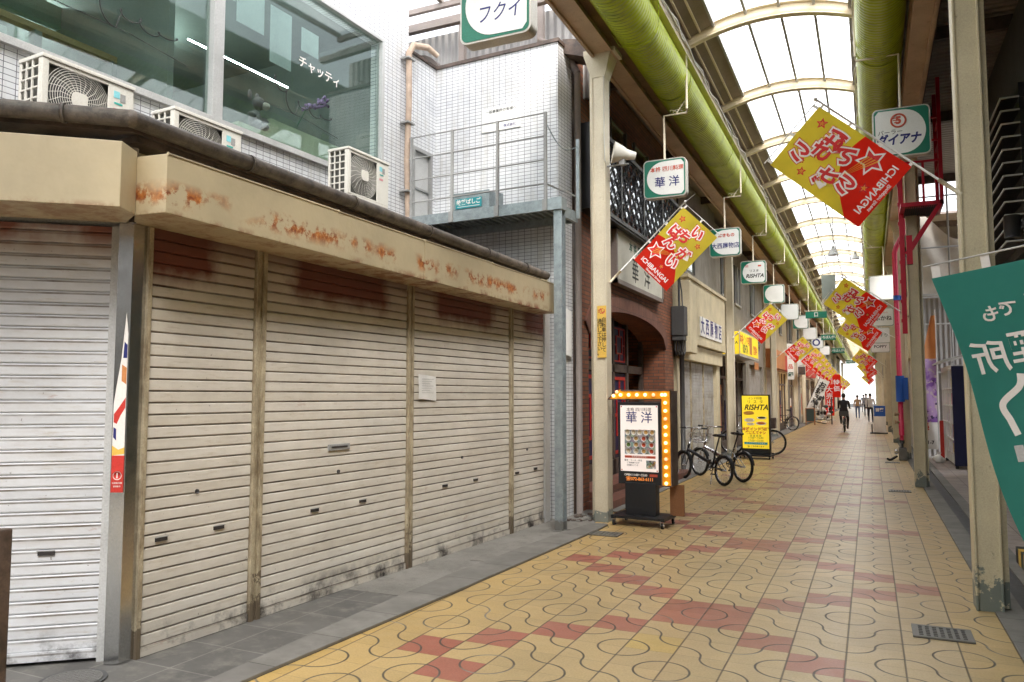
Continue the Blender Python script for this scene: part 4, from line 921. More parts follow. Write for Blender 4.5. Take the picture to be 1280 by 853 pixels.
# ------------------------------------------------------------------ shopping street flags
def star(cx, cy, r, rot=90, inner=.45):
    return [(cx + r * (1 if k % 2 == 0 else inner) * math.cos(R(rot + 36 * k)), cy + r * (1 if k % 2 == 0 else inner) * math.sin(R(rot + 36 * k))) for k in range(10)]
PH = [0.0, 9.0, 4.0]
def wave(v, amp):
    return Vector((v.x, v.y, v.z + amp * math.sin(v.x * PH[1] + v.y * PH[2] + PH[0]) * min(1, v.x * 4) + amp * .7 * math.sin(v.y * 11 + 1 + PH[0] * 2) + .02 * math.sin(v.x * 2.6) * math.sin(v.y * 2 + PH[0])))
FW, FH = .6, .9
def flag_parts(amp=.008):
    """local: x across (from the pole), y up to the tip, z towards the reader; returns dict name -> (MB, mats)"""
    out = {}
    def dense(poly, z, m, mb, T=Matrix()):
        # triangulate + subdivide so that it follows the cloth
        bm = bmesh.new(); vs = [bm.verts.new(T @ Vector((p[0], p[1], 0))) for p in poly]; bm.faces.new(vs)
        bmesh.ops.triangulate(bm, faces=bm.faces); bmesh.ops.subdivide_edges(bm, edges=bm.edges, cuts=3, use_grid_fill=True)
        bm.verts.index_update()
        for zz in (z, -z):
            mb.add([tuple(wave(Vector((v.co.x, v.co.y, 0)), amp) + Vector((0, 0, zz))) for v in bm.verts], [tuple(v.index for v in f.verts) for f in bm.faces], m)
        bm.free()
    c = MB()
    nx, ny = 18, 27
    for zz in (.0008, -.0008):
        o = len(c.v)
        def yrow(i, j):
            x = i / nx; bd = .50 - .30 * x + .145 * math.sin(x * math.pi) - .06
            jb = 13; return bd * j / jb if j <= jb else bd + (FH - bd) * (j - jb) / (ny - jb)
        vs = [tuple(wave(Vector((FW * i / nx, yrow(i, j), 0)), amp) + Vector((0, 0, zz))) for j in range(ny + 1) for i in range(nx + 1)]
        fs = []; mi = []
        for j in range(ny):
            for i in range(nx):
                fs.append((j * (nx + 1) + i, j * (nx + 1) + i + 1, (j + 1) * (nx + 1) + i + 1, (j + 1) * (nx + 1) + i)); mi.append(1 if j >= 13 else 0)
        for f, m_ in zip(fs, mi): c.f.append([k + o for k in f]); c.mi.append(m_); c.sm.append(True)
        c.v += [Vector(v) for v in vs]
    for y in (.02, .3, .6, .88): c.box(-.035, .004, y - .012, y + .012, -.004, .004, 2)
    for x in (.02, .3, .58): c.box(x - .012, x + .012, .896, .94, -.004, .004, 2)
    out['cloth'] = (c, ['flagred', 'flagyellow', 'flagwhite'])
    L = MB()
    def tx(s, size, x, y, lay=((.012, .0016, 1), (.0065, .0024, 0), (0, .0032, 1)), rot=0, sx=1, shear=0):
        for off, zz, m in lay:
            vs, fs = textmesh(s, size, off, zz, 1, 'CENTER', shear, sx); T = Tr(x, y, 0) @ Rz(rot)
            vv = []
            for v in vs:
                q = T @ v; q2 = wave(Vector((q.x, q.y, 0)), amp); q2.z += v.z; vv.append(tuple(q2))
            L.add(vv, fs, m)
    H = ((.026, .0014, 1), (.0205, .0022, 0), (.0065, .0030, 1))
    for s, x, y in (('い', .38, .765), ('ち', .285, .625), ('ば', .15, .60), ('ん', .20, .47), ('が', .43, .455), ('い', .385, .30)): tx(s, .17, x, y, H)
    for cx, cy, r in ((.10, .785, .05), (.50, .66, .042), (.43, .71, .022), (.33, .175, .05)):
        dense(star(cx, cy, r, 80), .0014, 1, L); dense(star(cx, cy, r * .55, 80), .0022, 2, L)
    dense(star(.13, .275, .125, 60, .5), .0014, 0, L); dense(star(.13, .275, .095, 60, .5), .0022, 1, L)
    for k in range(4): dense([(.1 + .004 * k, .22 + .028 * k), (.1 + .004 * k, .236 + .028 * k), (.34, .37 + .006 * k)], .003, 2, L)
    tx('ICHIBANGAI', .082, .29, .088, ((.0015, .0016, 0),)); tx('Shopping Street', .04, .33, .03, ((.0008, .0016, 0),))
    out['lettering'] = (L, ['flagwhite', 'flagink', 'flagyellow'])
    p = MB(); p.tube([(-.03, -.36, 0), (-.03, .96, 0)], .009, 8).tube([(-.03, .945, 0), (FW + .02, .945, 0)], .005, 6).sphere((-.03, .965, 0), .018, nu=8, nv=6)
    p.tube([(-.03, .96, 0), (.0, 1.12, 0)], .002, 4)
    out['pole'] = (p, ['pole'])
    q = MB(); q.tube([(-.03, -.42, 0), (-.03, -.22, 0)], .017, 10); out['socket'] = (q, ['cream'])
    return out
def make_flag_proto():
    r = thing('street_flag', (0, 0, 0), 'x', 'flag')
    for n, (mb, ms) in flag_parts().items(): mb.build(n, ms, r)
    return r
protos = []
for a_, b_, c_ in ((0.0, 9.0, 4.0), (1.7, 7.0, -5.0), (3.4, 10.0, 2.0)):
    PH[:] = [a_, b_, c_]; protos.append(make_flag_proto())
used = [0]
GF = 'red and yellow shopping street flags on slanted poles'
def flag(root, side, label, tilt=None, yaw=0):
    """root = bracket point on the column. left flags lean right (face seen), right flags lean left (back seen)"""
    k_ = used[0]; used[0] += 1
    o = protos[k_] if k_ < 3 else copy_tree(protos[k_ % 3])
    th = R(45 if tilt is None else tilt)
    if side < 0: ya = Vector((math.sin(th), 0, math.cos(th))); xa = Vector((math.cos(th), 0, -math.sin(th)))
    else: ya = Vector((-math.sin(th), 0, math.cos(th))); xa = Vector((-math.cos(th), 0, -math.sin(th)))
    za = xa.cross(ya); m = Matrix((xa, ya, za)).transposed().to_4x4()
    m = Rz(yaw) @ m
    m.translation = Vector(root) - m.to_3x3() @ Vector((-.03, -.40, 0))
    o.matrix_world = m
    tag(o, label, 'flag', GF); return o
LF = [(9.62, -3.03, 3.1, 'large red and yellow shopping street flag nearest on the left, over the restaurant front', 46),
      (21.1, -3.28, 3.15, 'second street flag on the left, in front of blank pale signs', 47),
      (31.9, -3.33, 3.1, 'third street flag on the left, by the orange board', 50),
      (38.2, -3.2, 2.95, 'fourth street flag on the left, first of the overlapping row', 46)]
LF += [(y, -3.2, z, 'street flag in the overlapping row on the left, %s' % w, 44 + 2 * (k % 3)) for k, (y, z, w) in enumerate(((41.5, 2.85, 'second from its near end'), (44.5, 2.8, 'third from its near end'), (48, 2.7, 'fourth from its near end'), (52, 2.6, 'fifth from its near end'), (56.5, 2.55, 'fifth from its far end'), (62, 2.5, 'fourth from its far end'), (69, 2.45, 'third from its far end'), (78, 2.4, 'last but one at the far end'), (88, 2.4, 'last and farthest')))]
for y, x, z, l, t in LF: flag((x, y - .02, z), -1, l, t)
RF = [(6.8, .67, 3.17, 'large street flag nearest on the right, seen from behind with mirrored letters', 48),
      (15.38, .67, 3.0, 'second street flag on the right, in front of the blank grey sign', 52),
      (21.9, .67, 3.02, 'third street flag on the right, over the POPPY sign', 54),
      (38, .67, 2.9, 'fourth street flag on the right, against the bright opening', 50),
      (47, .67, 2.65, 'far right street flag just above the walkers', 40), (50, .67, 2.6, 'right street flag hanging close behind its neighbour above the walkers', 36), (75, .67, 2.7, 'farthest right street flag, tiny against the daylight', 44)]
for y, x, z, l, t in RF: flag((x, y - .02, z), 1, l, t)

# ------------------------------------------------------------------ lit arrow menu board
mx, my = -2.62, 9.48
mbd = thing('menu_board', (mx, my, 0), 'lit restaurant menu board with a yellow bulb arrow frame, on castors', 'signboard')
TB = Tr(mx, my, 0) @ Rz(-4)
MB(TB).box(-.31, .33, -.2, .25, .09, .125).box(-.33, -.29, -.22, .27, .085, .13).box(.31, .35, -.22, .27, .085, .13).build('base_plate', 'black', mbd, bevel=.004)
for (a, b) in ((-.3, -.19), (.32, -.19), (-.3, .24), (.32, .24)):
    w = MB(TB @ Tr(a, b, 0)).tube([(-.012, 0, .035), (.012, 0, .035)], .035, 16).box(-.02, -.015, -.02, .02, .03, .09, 1).box(.015, .02, -.02, .02, .03, .09, 1).tube([(-.016, 0, .035), (.016, 0, .035)], .014, 10, 1)
    w.build('castor', ['black', 'chrome'], mbd)
MB(TB).box(-.2, .2, -.06, .08, .125, .52).build('pedestal', 'black', mbd, bevel=.006)
MB(TB).box(-.29, .27, -.05, .09, .50, 1.52).build('lightbox', 'black', mbd, bevel=.006)
MB(TB).box(.32, .5, .12, .14, .12, .5).build('lean_board', 'wood', None, loc=(mx + .4, my + .12, .1), label='bare plywood sheet standing behind the lit menu board', cat='board')
M['menupanel'] = None
m_, nt_, b_ = newmat('lit_menu_panel'); b_.inputs['Base Color'].default_value = (.7, .62, .58, 1); b_.inputs['Emission Color'].default_value = (1, .88, .80, 1); b_.inputs['Emission Strength'].default_value = .12; M['menupanel'] = m_
FA = TB @ P_((0, -.051, 0), (1, 0, 0), (0, 0, 1))
MB(FA).box(-.255, .235, .66, 1.48, 0, .004).build('menu_panel', 'menupanel', mbd)
t = MB(FA); text(t, '本格 四川料理', .052, Tr(-.01, 1.425, .005), 0); text(t, '華 洋', .155, Tr(-.01, 1.32, .005), 1, off=.001)
t.box(-.2, .2, .825, .855, .004, .005, 2); text(t, '各種宴会受付中！', .028, Tr(-.0, .84, .0055), 3)
text(t, '宴会・コース・弁当', .026, Tr(-.09, .795, .005), 0); text(t, 'ご予約承ります', .024, Tr(-.09, .765, .005), 0); text(t, 'お気軽にどうぞ', .022, Tr(-.1, .735, .005), 0)
for sx_ in (-.24, .22):
    for sz in (.675, 1.465): t.box(sx_ - .008, sx_ + .008, sz - .008, sz + .008, .004, .006, 2)
t.build('menu_heading', ['inkblack', 'inkblue', 'inkred', 'flagwhite'], mbd); t = MB(FA); text(t, 'OPEN 11:00〜22:00', .036, Tr(-.06, .615, .002), 3, off=.0012); t.box(.12, .22, .6, .632, 0, .001, 2)
t.build('opening_hours', ['inkblack', 'inkblue', 'inkred', 'flagwhite'], mbd); t = MB(FA); text(t, '☎072-863-6111', .052, Tr(-.01, .565, .002), 4, off=.0016)
t.build('phone_number', ['inkblack', 'inkblue', 'inkred', 'flagwhite', glow('phone_orange', (.8, .25, .05), .12)], mbd)
fd = MB(FA); fd.box(-.2, .2, .875, 1.175, .004, .005, 0); fd.box(.08, .2, .7, .8, .004, .005, 0); rnd = random.Random(11)
for r_ in range(4):
    for c_ in range(5 if r_ == 0 else 4):
        n_ = 5 if r_ == 0 else 4; cx = -.2 + .4 * (c_ + .5) / n_; cz = 1.145 - .078 * r_
        fd.tube([(cx, cz, .005), (cx, cz, .0065)], .036, 14, 1); fd.tube([(cx, cz, .0065), (cx, cz, .0085)], .025, 12, 2 + rnd.randrange(4))
for q in range(8): cx = .09 + .1 * rnd.random(); cz = .71 + .08 * rnd.random(); fd.tube([(cx, cz, .005), (cx, cz, .007)], .015, 8, 1 + rnd.randrange(5))
fd.build('dish_photos', [m_art('dish_backdrop', 26, .35, .45), 'white', mat('dish_red', (.5, .07, .03), .4), mat('dish_tan', (.5, .3, .1), .4), mat('dish_green', (.12, .2, .05), .4), mat('dish_cream', (.6, .5, .35), .4)], mbd)
M['arrowyellow'] = mat('arrow_yellow', (.75, .36, .015), .4, bump=0)
ar = MB(TB); ar.prism([(-.40, -.06), (.40, -.06), (.40, .08), (-.40, .08)], 1.54, 1.54 + .001) if False else None
AF = TB @ P_((0, -.06, 0), (1, 0, 0), (0, 0, 1))
poly = [(-.42, 1.555), (-.24, 1.70), (-.24, 1.665), (.40, 1.665), (.40, .50), (.28, .50), (.28, 1.555)]
MB(AF).prism(poly, -.012, .0).build('arrow_frame', 'arrowyellow', mbd)
ed = MB(AF); pl = poly + [poly[0]]
for a, b in zip(pl[:-1], pl[1:]): ed.tube([(a[0], a[1], .005), (b[0], b[1], .005)], .007, 6)
ed.build('arrow_edging', 'brown', mbd); MB(TB).box(.402, .415, -.06, .17, .5, 1.66).box(-.3, .402, -.04, .06, 1.667, 1.675).build('arrow_side', 'brown', mbd)
bulb = glow('warm_bulb', (1, .56, .20), 1.15); bulb2 = glow('dim_bulb', (1, .36, .2), .5)
bl = [(-.335, 1.60), (-.29, 1.65)] + [(-.24 + .108 * k, 1.612) for k in range(6)] + [(.34, 1.612)] + [(.34, 1.612 - .098 * k) for k in range(1, 12)]
for k, (a, b) in enumerate(bl): MB(AF).sphere((a, b, .022), .0215, nu=12, nv=8).build('bulb', bulb2 if k % 5 == 1 else bulb, mbd)

# ------------------------------------------------------------------ brick restaurant
X0 = -3.65
rest = thing('brick_restaurant', (-4.6, 12.8, 0), 'red brown brick restaurant front with an arched entrance and black lattice balcony', 'restaurant')
bw = MB()
ya, yb, zs, zc = 10.45, 15.0, 2.5, 2.97; n = 24
bw.box(-5.2, X0, 9.98, ya, 0, 6.6).box(-5.2, X0, yb, 15.72, 0, 6.6)
arc = []
for k in range(n + 1):
    t = k / n; y = ya + (yb - ya) * t; z = zs + (zc - zs) * math.sqrt(max(0, 1 - (2 * t - 1) ** 2)) ** .9; arc.append((y, z))
for k in range(n):
    (y0_, z0_), (y1_, z1_) = arc[k], arc[k + 1]
    bw.add([(X0, y0_, z0_), (X0, y1_, z1_), (X0, y1_, 6.6), (X0, y0_, 6.6), (-4.15, y0_, z0_), (-4.15, y1_, z1_), (-4.15, y1_, 6.6), (-4.15, y0_, 6.6)], [(0, 1, 2, 3), (0, 4, 5, 1), (4, 7, 6, 5)])
bw.build('wall', 'brick', rest)
ab = MB()
for k in range(n):
    (y0_, z0_), (y1_, z1_) = arc[k], arc[k + 1]
    c = (12.72, 1.2)
    def outp(y, z): 
        d = Vector((y - c[0], (z - c[1]) * 1.6)); d.normalize(); return (y + d.x * .24, z + d.y * .24)
    a1, a2 = outp(y0_, z0_), outp(y1_, z1_)
    ab.add([(X0 + .03, y0_, z0_), (X0 + .03, y1_, z1_), (X0 + .03, a2[0], a2[1]), (X0 + .03, a1[0], a1[1]), (X0 - .1, y0_, z0_), (X0 - .1, y1_, z1_), (X0 - .1, a2[0], a2[1]), (X0 - .1, a1[0], a1[1])],
           [(0, 1, 2, 3), (0, 4, 5, 1), (3, 2, 6, 7)])
ab.build('arch_band', 'archbrick', rest)
# recessed front
rc = MB(); rc.box(-4.62, -4.6, 10.0, 15.5, 0, 3.3).box(-4.6, -3.7, 10.0, 10.44, 0, 3.3, 1).box(-4.6, -4.15, 15.01, 15.5, 0, 3.3, 1)
rc.box(-4.62, -4.15, 10.0, 15.5, 3.3, 3.34).box(-8, -5.21, 9.99, 15.7, 0, 6.6).box(-5.2, -4.63, 10.46, 14.99, 3.35, 6.6); rc.build('recess', ['dark', 'brick'], rest)
fr = MB(); XF = -4.1
for y in (10.46, 11.2, 12.1, 13.0, 13.85, 14.9): fr.box(XF - .05, XF + .03, y - .05, y + .05, .1, 3.0)
fr.box(XF - .05, XF + .03, 10.46, 14.95, 2.02, 2.16).box(XF - .05, XF + .03, 10.46, 14.95, .1, .5)
fr.build('door_frame', 'brown', rest, bevel=.004)
rg = MB()
for (a, b) in ((11.25, 12.05), (12.15, 12.95), (13.05, 13.8)):
    for (z0_, z1_) in ((.52, 2.0), (2.18, 2.85)):
        rg.box(XF - .02, XF - .015, a, b, z0_, z1_, 0)
        w_ = (b - a); h_ = z1_ - z0_
        for (p0, p1, q0, q1) in ((.05, .95, .04, .08), (.05, .95, .92, .96), (.05, .1, .08, .92), (.9, .95, .08, .92), (.25, .75, .25, .29), (.25, .75, .71, .75), (.25, .3, .29, .71), (.7, .75, .29, .71), (.47, .53, .08, .25), (.47, .53, .75, .92), (.1, .25, .48, .52), (.75, .9, .48, .52)):
            rg.box(XF - .01, XF + .005, a + w_ * p0, a + w_ * p1, z0_ + h_ * q0, z0_ + h_ * q1, 1)
M['redlattice'] = mat('red_lacquer_lattice', (.42, .02, .015), .4)
rg.build('window_lattice', ['navy', 'redlattice'], rest)
dr = MB(); dr.box(-4.02, -3.98, 10.5, 11.15, .1, 2.0).box(-3.98, -3.94, 10.56, 10.6, .95, 1.5, 1); dr.build('entrance_door', ['brown', 'wood'], rest)
MB().box(-4.6, -3.32, 10.32, 15.7, .0, .12).box(-4.6, -3.6, 10.45, 15.1, .12, .24).build('entrance_step', 'stepred', rest, bevel=.006)
# fascia sign on the brickwork
s_ = MB(); s_.box(X0, X0 + .12, 11.5, 14.35, 3.42, 4.2).box(X0 + .02, X0 + .135, 11.44, 14.41, 3.36, 3.43, 1).box(X0 + .02, X0 + .135, 11.44, 14.41, 4.19, 4.25, 1).box(X0 + .02, X0 + .135, 11.44, 11.5, 3.36, 4.25, 1).box(X0 + .02, X0 + .135, 14.35, 14.41, 3.36, 4.25, 1)
sg = s_.build('fascia_sign', [mat('sign_ivory', (.62, .60, .52)), 'brownlight'], rest)
t = MB(RIGHTF(X0 + .123, 12.9, 3.8)); text(t, '本 格 四 川 料 理', .2, Tr(0, .24, 0), 0, off=.002); text(t, '華   洋', .46, Tr(0, -.13, 0), 1, sx=.9, off=.001); t.build('lettering', ['inkgreen', 'inkblack'], sg)
# black ornamental lattice balcony
lt = MB(); XL = -3.42; rnd = random.Random(2)
for z in (4.28, 5.42): lt.box(XL - .03, XL + .02, 10.05, 15.3, z - .03, z + .03)
for y in (10.05, 11.36, 12.67, 13.98, 15.3): lt.box(XL - .03, XL + .02, y - .025, y + .025, 4.28, 5.42)
lt.box(XL - .25, XL - .03, 10.05, 10.1, 4.25, 5.45).box(-3.65, XL, 10.05, 15.3, 4.22, 4.26)
ny, nz = 36, 8
for i in range(ny):
    for j in range(nz):
        y = 10.1 + 5.16 * (i + .5) / ny; z = 4.31 + 1.1 * (j + .5) / nz; s = .072
        q = [(XL, y + s * .98 * math.cos(a), z + s * .95 * math.sin(a)) for a in [math.pi / 4 + math.pi / 2 * k for k in range(4)]]
        lt.tube([(XL, y - s, z), (XL, y, z + s), (XL, y + s, z), (XL, y, z - s), (XL, y - s, z)], .013, 4)
        if (i + j) % 2: lt.tube([(XL, y - s, z - s), (XL, y, z), (XL, y + s, z + s)], .016, 4)
        else: lt.tube([(XL, y - s, z + s), (XL, y + s, z - s)], .014, 4)
lt.build('balcony_lattice', 'black', rest)
lb2 = MB(); rnd = random.Random(8)
for k in range(15): lb2.box(-3.5, -3.49, 10.25 + k * .33, 10.25 + k * .33 + rnd.uniform(.12, .26), 4.45 + rnd.uniform(0, .2), 4.95 + rnd.uniform(0, .35))  # glowing panels added behind the lattice in place of daylight showing through
lb2.build('added_daylight_panels', glow('daylight_glow_white', (.9, .95, 1), .2), rest)
uw = MB(); uw.box(X0 + .004, X0 + .03, 10.6, 12.3, 4.6, 6.0).box(X0 + .004, X0 + .03, 12.8, 14.6, 4.6, 6.0)
for y in (10.6, 11.45, 12.3, 12.8, 13.7, 14.6): uw.box(X0 + .03, X0 + .06, y - .03, y + .03, 4.6, 6.0, 1)
for (a, b) in ((11.0, 11.3), (13.2, 13.6)): uw.box(X0 + .031, X0 + .04, a, b, 4.7, 5.3, 2)  # pale panels on the outer face of the glass
uw.build('upper_window', ['glassclear', 'brown', mat('pale_window_panel', (.6, .62, .62))], rest)
MB().tube([(-3.58, 9.86, 0), (-3.58, 9.86, 6.1)], .045, 12).tube([(-3.58, 9.86, 6.1), (-3.75, 9.8, 6.45), (-4.1, 9.7, 6.6)], .05, 12).build('downpipe', 'brownlight', rest)
MB().box(-4.1, -3.66, 9.86, 9.979, 0, 6.3).build('dark_reveal', 'brown', rest)
# electric box between shops
eb = thing('meter_box', (-3.5, 15.75, 2.7), 'dark grey cable box with looped cables between the brick front and cream shop', 'meter box')
MB().box(-3.63, -3.36, 15.48, 15.78, 2.82, 3.42).prism([(-3.62, 15.5), (-3.38, 15.5), (-3.38, 15.76), (-3.62, 15.76)], 2.72, 2.82).build('housing', 'darkgrey', eb, bevel=.015)
cbm = MB()
for k in range(4):
    xx = -3.58 + .05 * k; cbm.tube([(xx, 15.6, 2.75), (xx, 15.57, 2.55), (xx + .02, 15.62, 2.42), (xx + .03, 15.7, 2.5), (xx + .02, 15.74, 2.9)], .016, 6)
cbm.tube([(-3.5, 15.66, 3.4), (-3.5, 15.66, 5.9)], .025, 8).tube([(-3.42, 15.6, 3.4), (-3.42, 15.55, 3.7), (-3.5, 15.6, 4.2), (-3.48, 15.58, 5.9)], .014, 6).tube([(-3.48, 15.74, 2.75), (-3.48, 15.74, .1)], .05, 10)
cbm.build('cables', 'darkgrey', eb)
# ------------------------------------------------------------------ left shops beyond the restaurant
oni = thing('footwear_shop', (-4.6, 18.4, 0), 'closed cream fronted footwear shop with grey shutters and blue plate letters', 'shop')
MB().box(-8, -3.75, 15.74, 16.1, 0, 6.6).box(-8, -3.75, 20.75, 21.3, 0, 6.6).box(-8, -3.75, 16.1, 20.75, 2.7, 6.6).build('wall', 'render', oni)
MB().box(-3.749, -3.62, 15.86, 16.18, 0, 2.74).box(-3.749, -3.62, 20.45, 20.9, 0, 2.74).box(-3.749, -3.55, 15.86, 20.95, 2.38, 2.72).build('front_frame', 'rendercream', oni, bevel=.01)
f = MB(); f.box(-3.749, -3.46, 16.3, 20.95, 2.74, 4.12).box(-3.749, -3.42, 16.2, 21.0, 4.12, 4.2); f.build('fascia', 'rendercream', oni, bevel=.01)
MB().prism([(-3.749, 15.86), (-3.33, 15.9), (-3.36, 16.75), (-3.749, 16.75)], [2.5, 2.5, 2.5, 2.5], [4.0, 4.0, 3.95, 3.95]).build('fascia_wing', 'rendercream', oni, bevel=.01)
for a, b in ((16.2, 17.55), (17.62, 19.0), (19.07, 20.44)): slats(P_((-3.72, 0, 0), (1, 0, 0), (0, 1, 0)), a, b, .06, 2.36).build('roller_shutter', 'shutter_g', oni)
for a in (17.585, 19.035): MB().box(-3.74, -3.68, a - .03, a + .03, 0, 2.38).build('guide_post', 'post', oni)
MB().box(-3.74, -3.712, 16.6, 16.9, 1.1, 1.5).box(-3.715, -3.705, 16.65, 16.85, 1.15, 1.45, 1).build('letter_flap', ['rendercream', 'lgrey'], oni)
t = MB(); 
for k, ch_c in enumerate('大西履物店'):
    T = RIGHTF(-3.455, 17.75 + .56 * k, 3.18); t.box(-.25, .25, -.22, .22, 0, .02, 0, T=T); text(t, ch_c, .42, T @ Tr(0, 0, .022), 1, off=.006)
t.build('plate_letters', ['white', 'inkblue'], oni)
w = MB(); w.box(-3.75, -3.72, 16.6, 18.2, 4.5, 5.7).box(-3.72, -3.69, 16.55, 16.62, 4.45, 5.75, 1).box(-3.72, -3.69, 17.35, 17.45, 4.45, 5.75, 1).box(-3.72, -3.69, 18.2, 18.27, 4.45, 5.75, 1).box(-3.719, -3.71, 16.62, 16.95, 4.5, 5.7, 2)
w.build('upper_window', ['glassclear', 'darkgrey', 'white'], oni)

def shopfront(y0, y1, label, wallm, front='shutter', signs=(), side=-1, h=6.4, cat='shop', xf=None):
    X = (-3.78 if side < 0 else 1.32) if xf is None else xf; s = -1 if side < 0 else 1
    r = thing('arcade_shop', (X + s * 2, (y0 + y1) / 2, 0), label, cat)
    def bx(mb, a, b, *rest_, m=0): 
        lo, hi = sorted((X + s * a, X + s * b)); mb.box(lo, hi, *rest_, m); return mb
    L_ = y1 - y0
    mb = MB(); bx(mb, 0, 4.5, y0, y0 + .35, 0, h); bx(mb, 0, 4.5, y1 - .35, y1 - .01, 0, h); bx(mb, 0, 4.5, y0 + .35, y1 - .35, 2.7, h); bx(mb, .8, 4.5, y0 + .35, y1 - .35, 0, 2.7); mb.build('wall', wallm, r)
    if front == 'shutter':
        if side < 0: slats(P_((X - .1, 0, 0), (1, 0, 0), (0, 1, 0)), y0 + .36, y1 - .36, .05, 2.68).build('roller_shutter', 'shutter_g', r)
        else: slats(P_((X + .1, y1 + y0, 0), (-1, 0, 0), (0, -1, 0)), y0 + .36, y1 - .36, .05, 2.68).build('roller_shutter', 'shutter_g', r)
    else:
        em = 'shopglow' if front == 'warm' else ('shopglow2' if front == 'lit' else 'dark')
        mb = MB(); bx(mb, .7, .72, y0 + .36, y1 - .36, .02, 2.6); mb.build('interior', em, r)
        mb = MB(); n = max(2, int(L_ / 1.3))
        for k in range(n + 1): yy = y0 + .36 + (L_ - .72) * k / n; bx(mb, .1, .16, yy - .03, yy + .03, 0, 2.69)
        bx(mb, .1, .16, y0 + .36, y1 - .36, 2.1, 2.18); bx(mb, .1, .16, y0 + .36, y1 - .36, .0, .3); mb.build('shop_frame', 'brown', r)
        rnd = random.Random(int(y0 * 10)); mb = MB()
        for k in range(int(L_ * 3)):
            yy = rnd.uniform(y0 + .5, y1 - .5); hh = rnd.uniform(.2, 1.4); z0_ = rnd.uniform(.1, .9); d = rnd.uniform(.25, .5); ww = rnd.uniform(.08, .3)
            bx(mb, d, d + .15, yy - ww, yy + ww, z0_, z0_ + hh, m=rnd.randrange(4))
        mb.build('goods', ['paper', 'redsign', 'navy', 'orange'], r)
    for (a, b, z0_, z1_, mm, out_) in signs:
        mb = MB(); bx(mb, -out_, -.002, a, b, z0_, z1_); mb.build('fascia_board', mm, r, bevel=.01)
    mb = MB()
    for k in range(max(1, int(L_ / 2.4))):
        yy = y0 + .9 + k * 2.4
        if yy + 1.1 < y1: bx(mb, -.03, .02, yy, yy + 1.1, 4.5, 5.7, m=0); bx(mb, -.05, -.03, yy + .5, yy + .56, 4.5, 5.7, m=1); bx(mb, -.06, -.03, yy - .04, yy + 1.14, 4.44, 4.5, m=1)
    if mb.v: mb.build('upper_window', ['darkgrey', 'lgrey'], r)
    return r
rsh = shopfront(21.35, 27.2, 'Indian restaurant front with a lit yellow sign box and dark doorway', 'render', 'dark', [])
ys = MB(); ys.box(-3.77, -3.3, 22.3, 26.2, 2.78, 3.42).box(-3.3, -3.285, 22.25, 26.25, 2.72, 3.46, 1).box(-3.77, -3.31, 22.3, 26.2, 2.74, 2.78, 1)
m_, nt_, b_ = newmat('lit_yellow_panel'); b_.inputs['Base Color'].default_value = (.85, .62, .03, 1); b_.inputs['Emission Color'].default_value = (1, .72, .03, 1); b_.inputs['Emission Strength'].default_value = .13; M['lityellow'] = m_
yb_ = ys.build('sign_box', ['lityellow', 'signframe'], rsh)
t = MB(RIGHTF(-3.283, 24.2, 3.1)); t.box(-1.9, 1.9, -.3, .32, 0, .002, 0); text(t, '本格インド料理', .3, Tr(-.9, .1, .004), 1, off=.004); text(t, 'RISHTA', .34, Tr(-.9, -.15, .004), 2, off=.008); text(t, '営業中', .3, Tr(1.2, -.1, .004), 1, off=.006); t.box(-.1, .5, -.25, .28, .003, .005, 3)
t.build('lettering', ['lityellow', 'inkred', 'inkgreen', 'orange'], yb_)
t = MB(CAMF(-3.54, 22.295, 3.1)); t.box(-.2, .2, -.28, .28, 0, .004, 0); text(t, 'RISHTA', .12, Tr(0, 0, .005), 1, off=.002); t.build('end_lettering', ['lityellow', 'inkgreen'], yb_)
mb = MB(); T = RIGHTF(-3.77, 29.3, 3.1)
shopfront(27.25, 31.6, 'grey rendered closed shop with brown relief letters beyond the Indian restaurant', 'render', 'shutter', [])
t = MB(RIGHTF(-3.74, 29.2, 3.25)); text(t, 'カメラ', .6, Tr(0, .1, 0), 0, off=.01, ext=.03); t.box(-.5, .5, -.7, -.45, 0, .02, 1); 
t.build('relief_letters', ['brown', 'orange'], None, loc=(-3.74, 29.2, 3.25), label='brown relief katakana letters fixed to the grey wall past the Indian restaurant', cat='sign')
shopfront(32.2, 36.6, 'closed shop with a broad orange fascia board', 'rendercream', 'shutter', [(32.3, 36.5, 2.75, 3.5, 'orange', .35)])
shopfront(36.7, 41.3, 'shop with red uprights and a glowing interior beyond the orange fascia', 'rendercream', 'warm', [(36.8, 41.2, 2.8, 3.5, 'redsign', .2)])
shopfront(41.8, 49.0, 'open clothes shop behind the calligraphy banner', 'render', 'warm', [(42, 48.8, 2.8, 3.6, 'white', .3)])
shopfront(49.1, 57.5, 'left shop with a red fascia before the far columns', 'rendercream', 'lit', [(49.3, 57.3, 2.8, 3.7, 'redsign', .4)])
shopfront(57.6, 68.5, 'left shop with a white fascia near the far end', 'render', 'warm', [(58, 68, 2.8, 3.7, 'white', .4)])
shopfront(68.6, 118, 'last shop on the left at the open end of the arcade', 'rendercream', 'lit', [(69, 117, 2.8, 3.7, 'green', .4)])
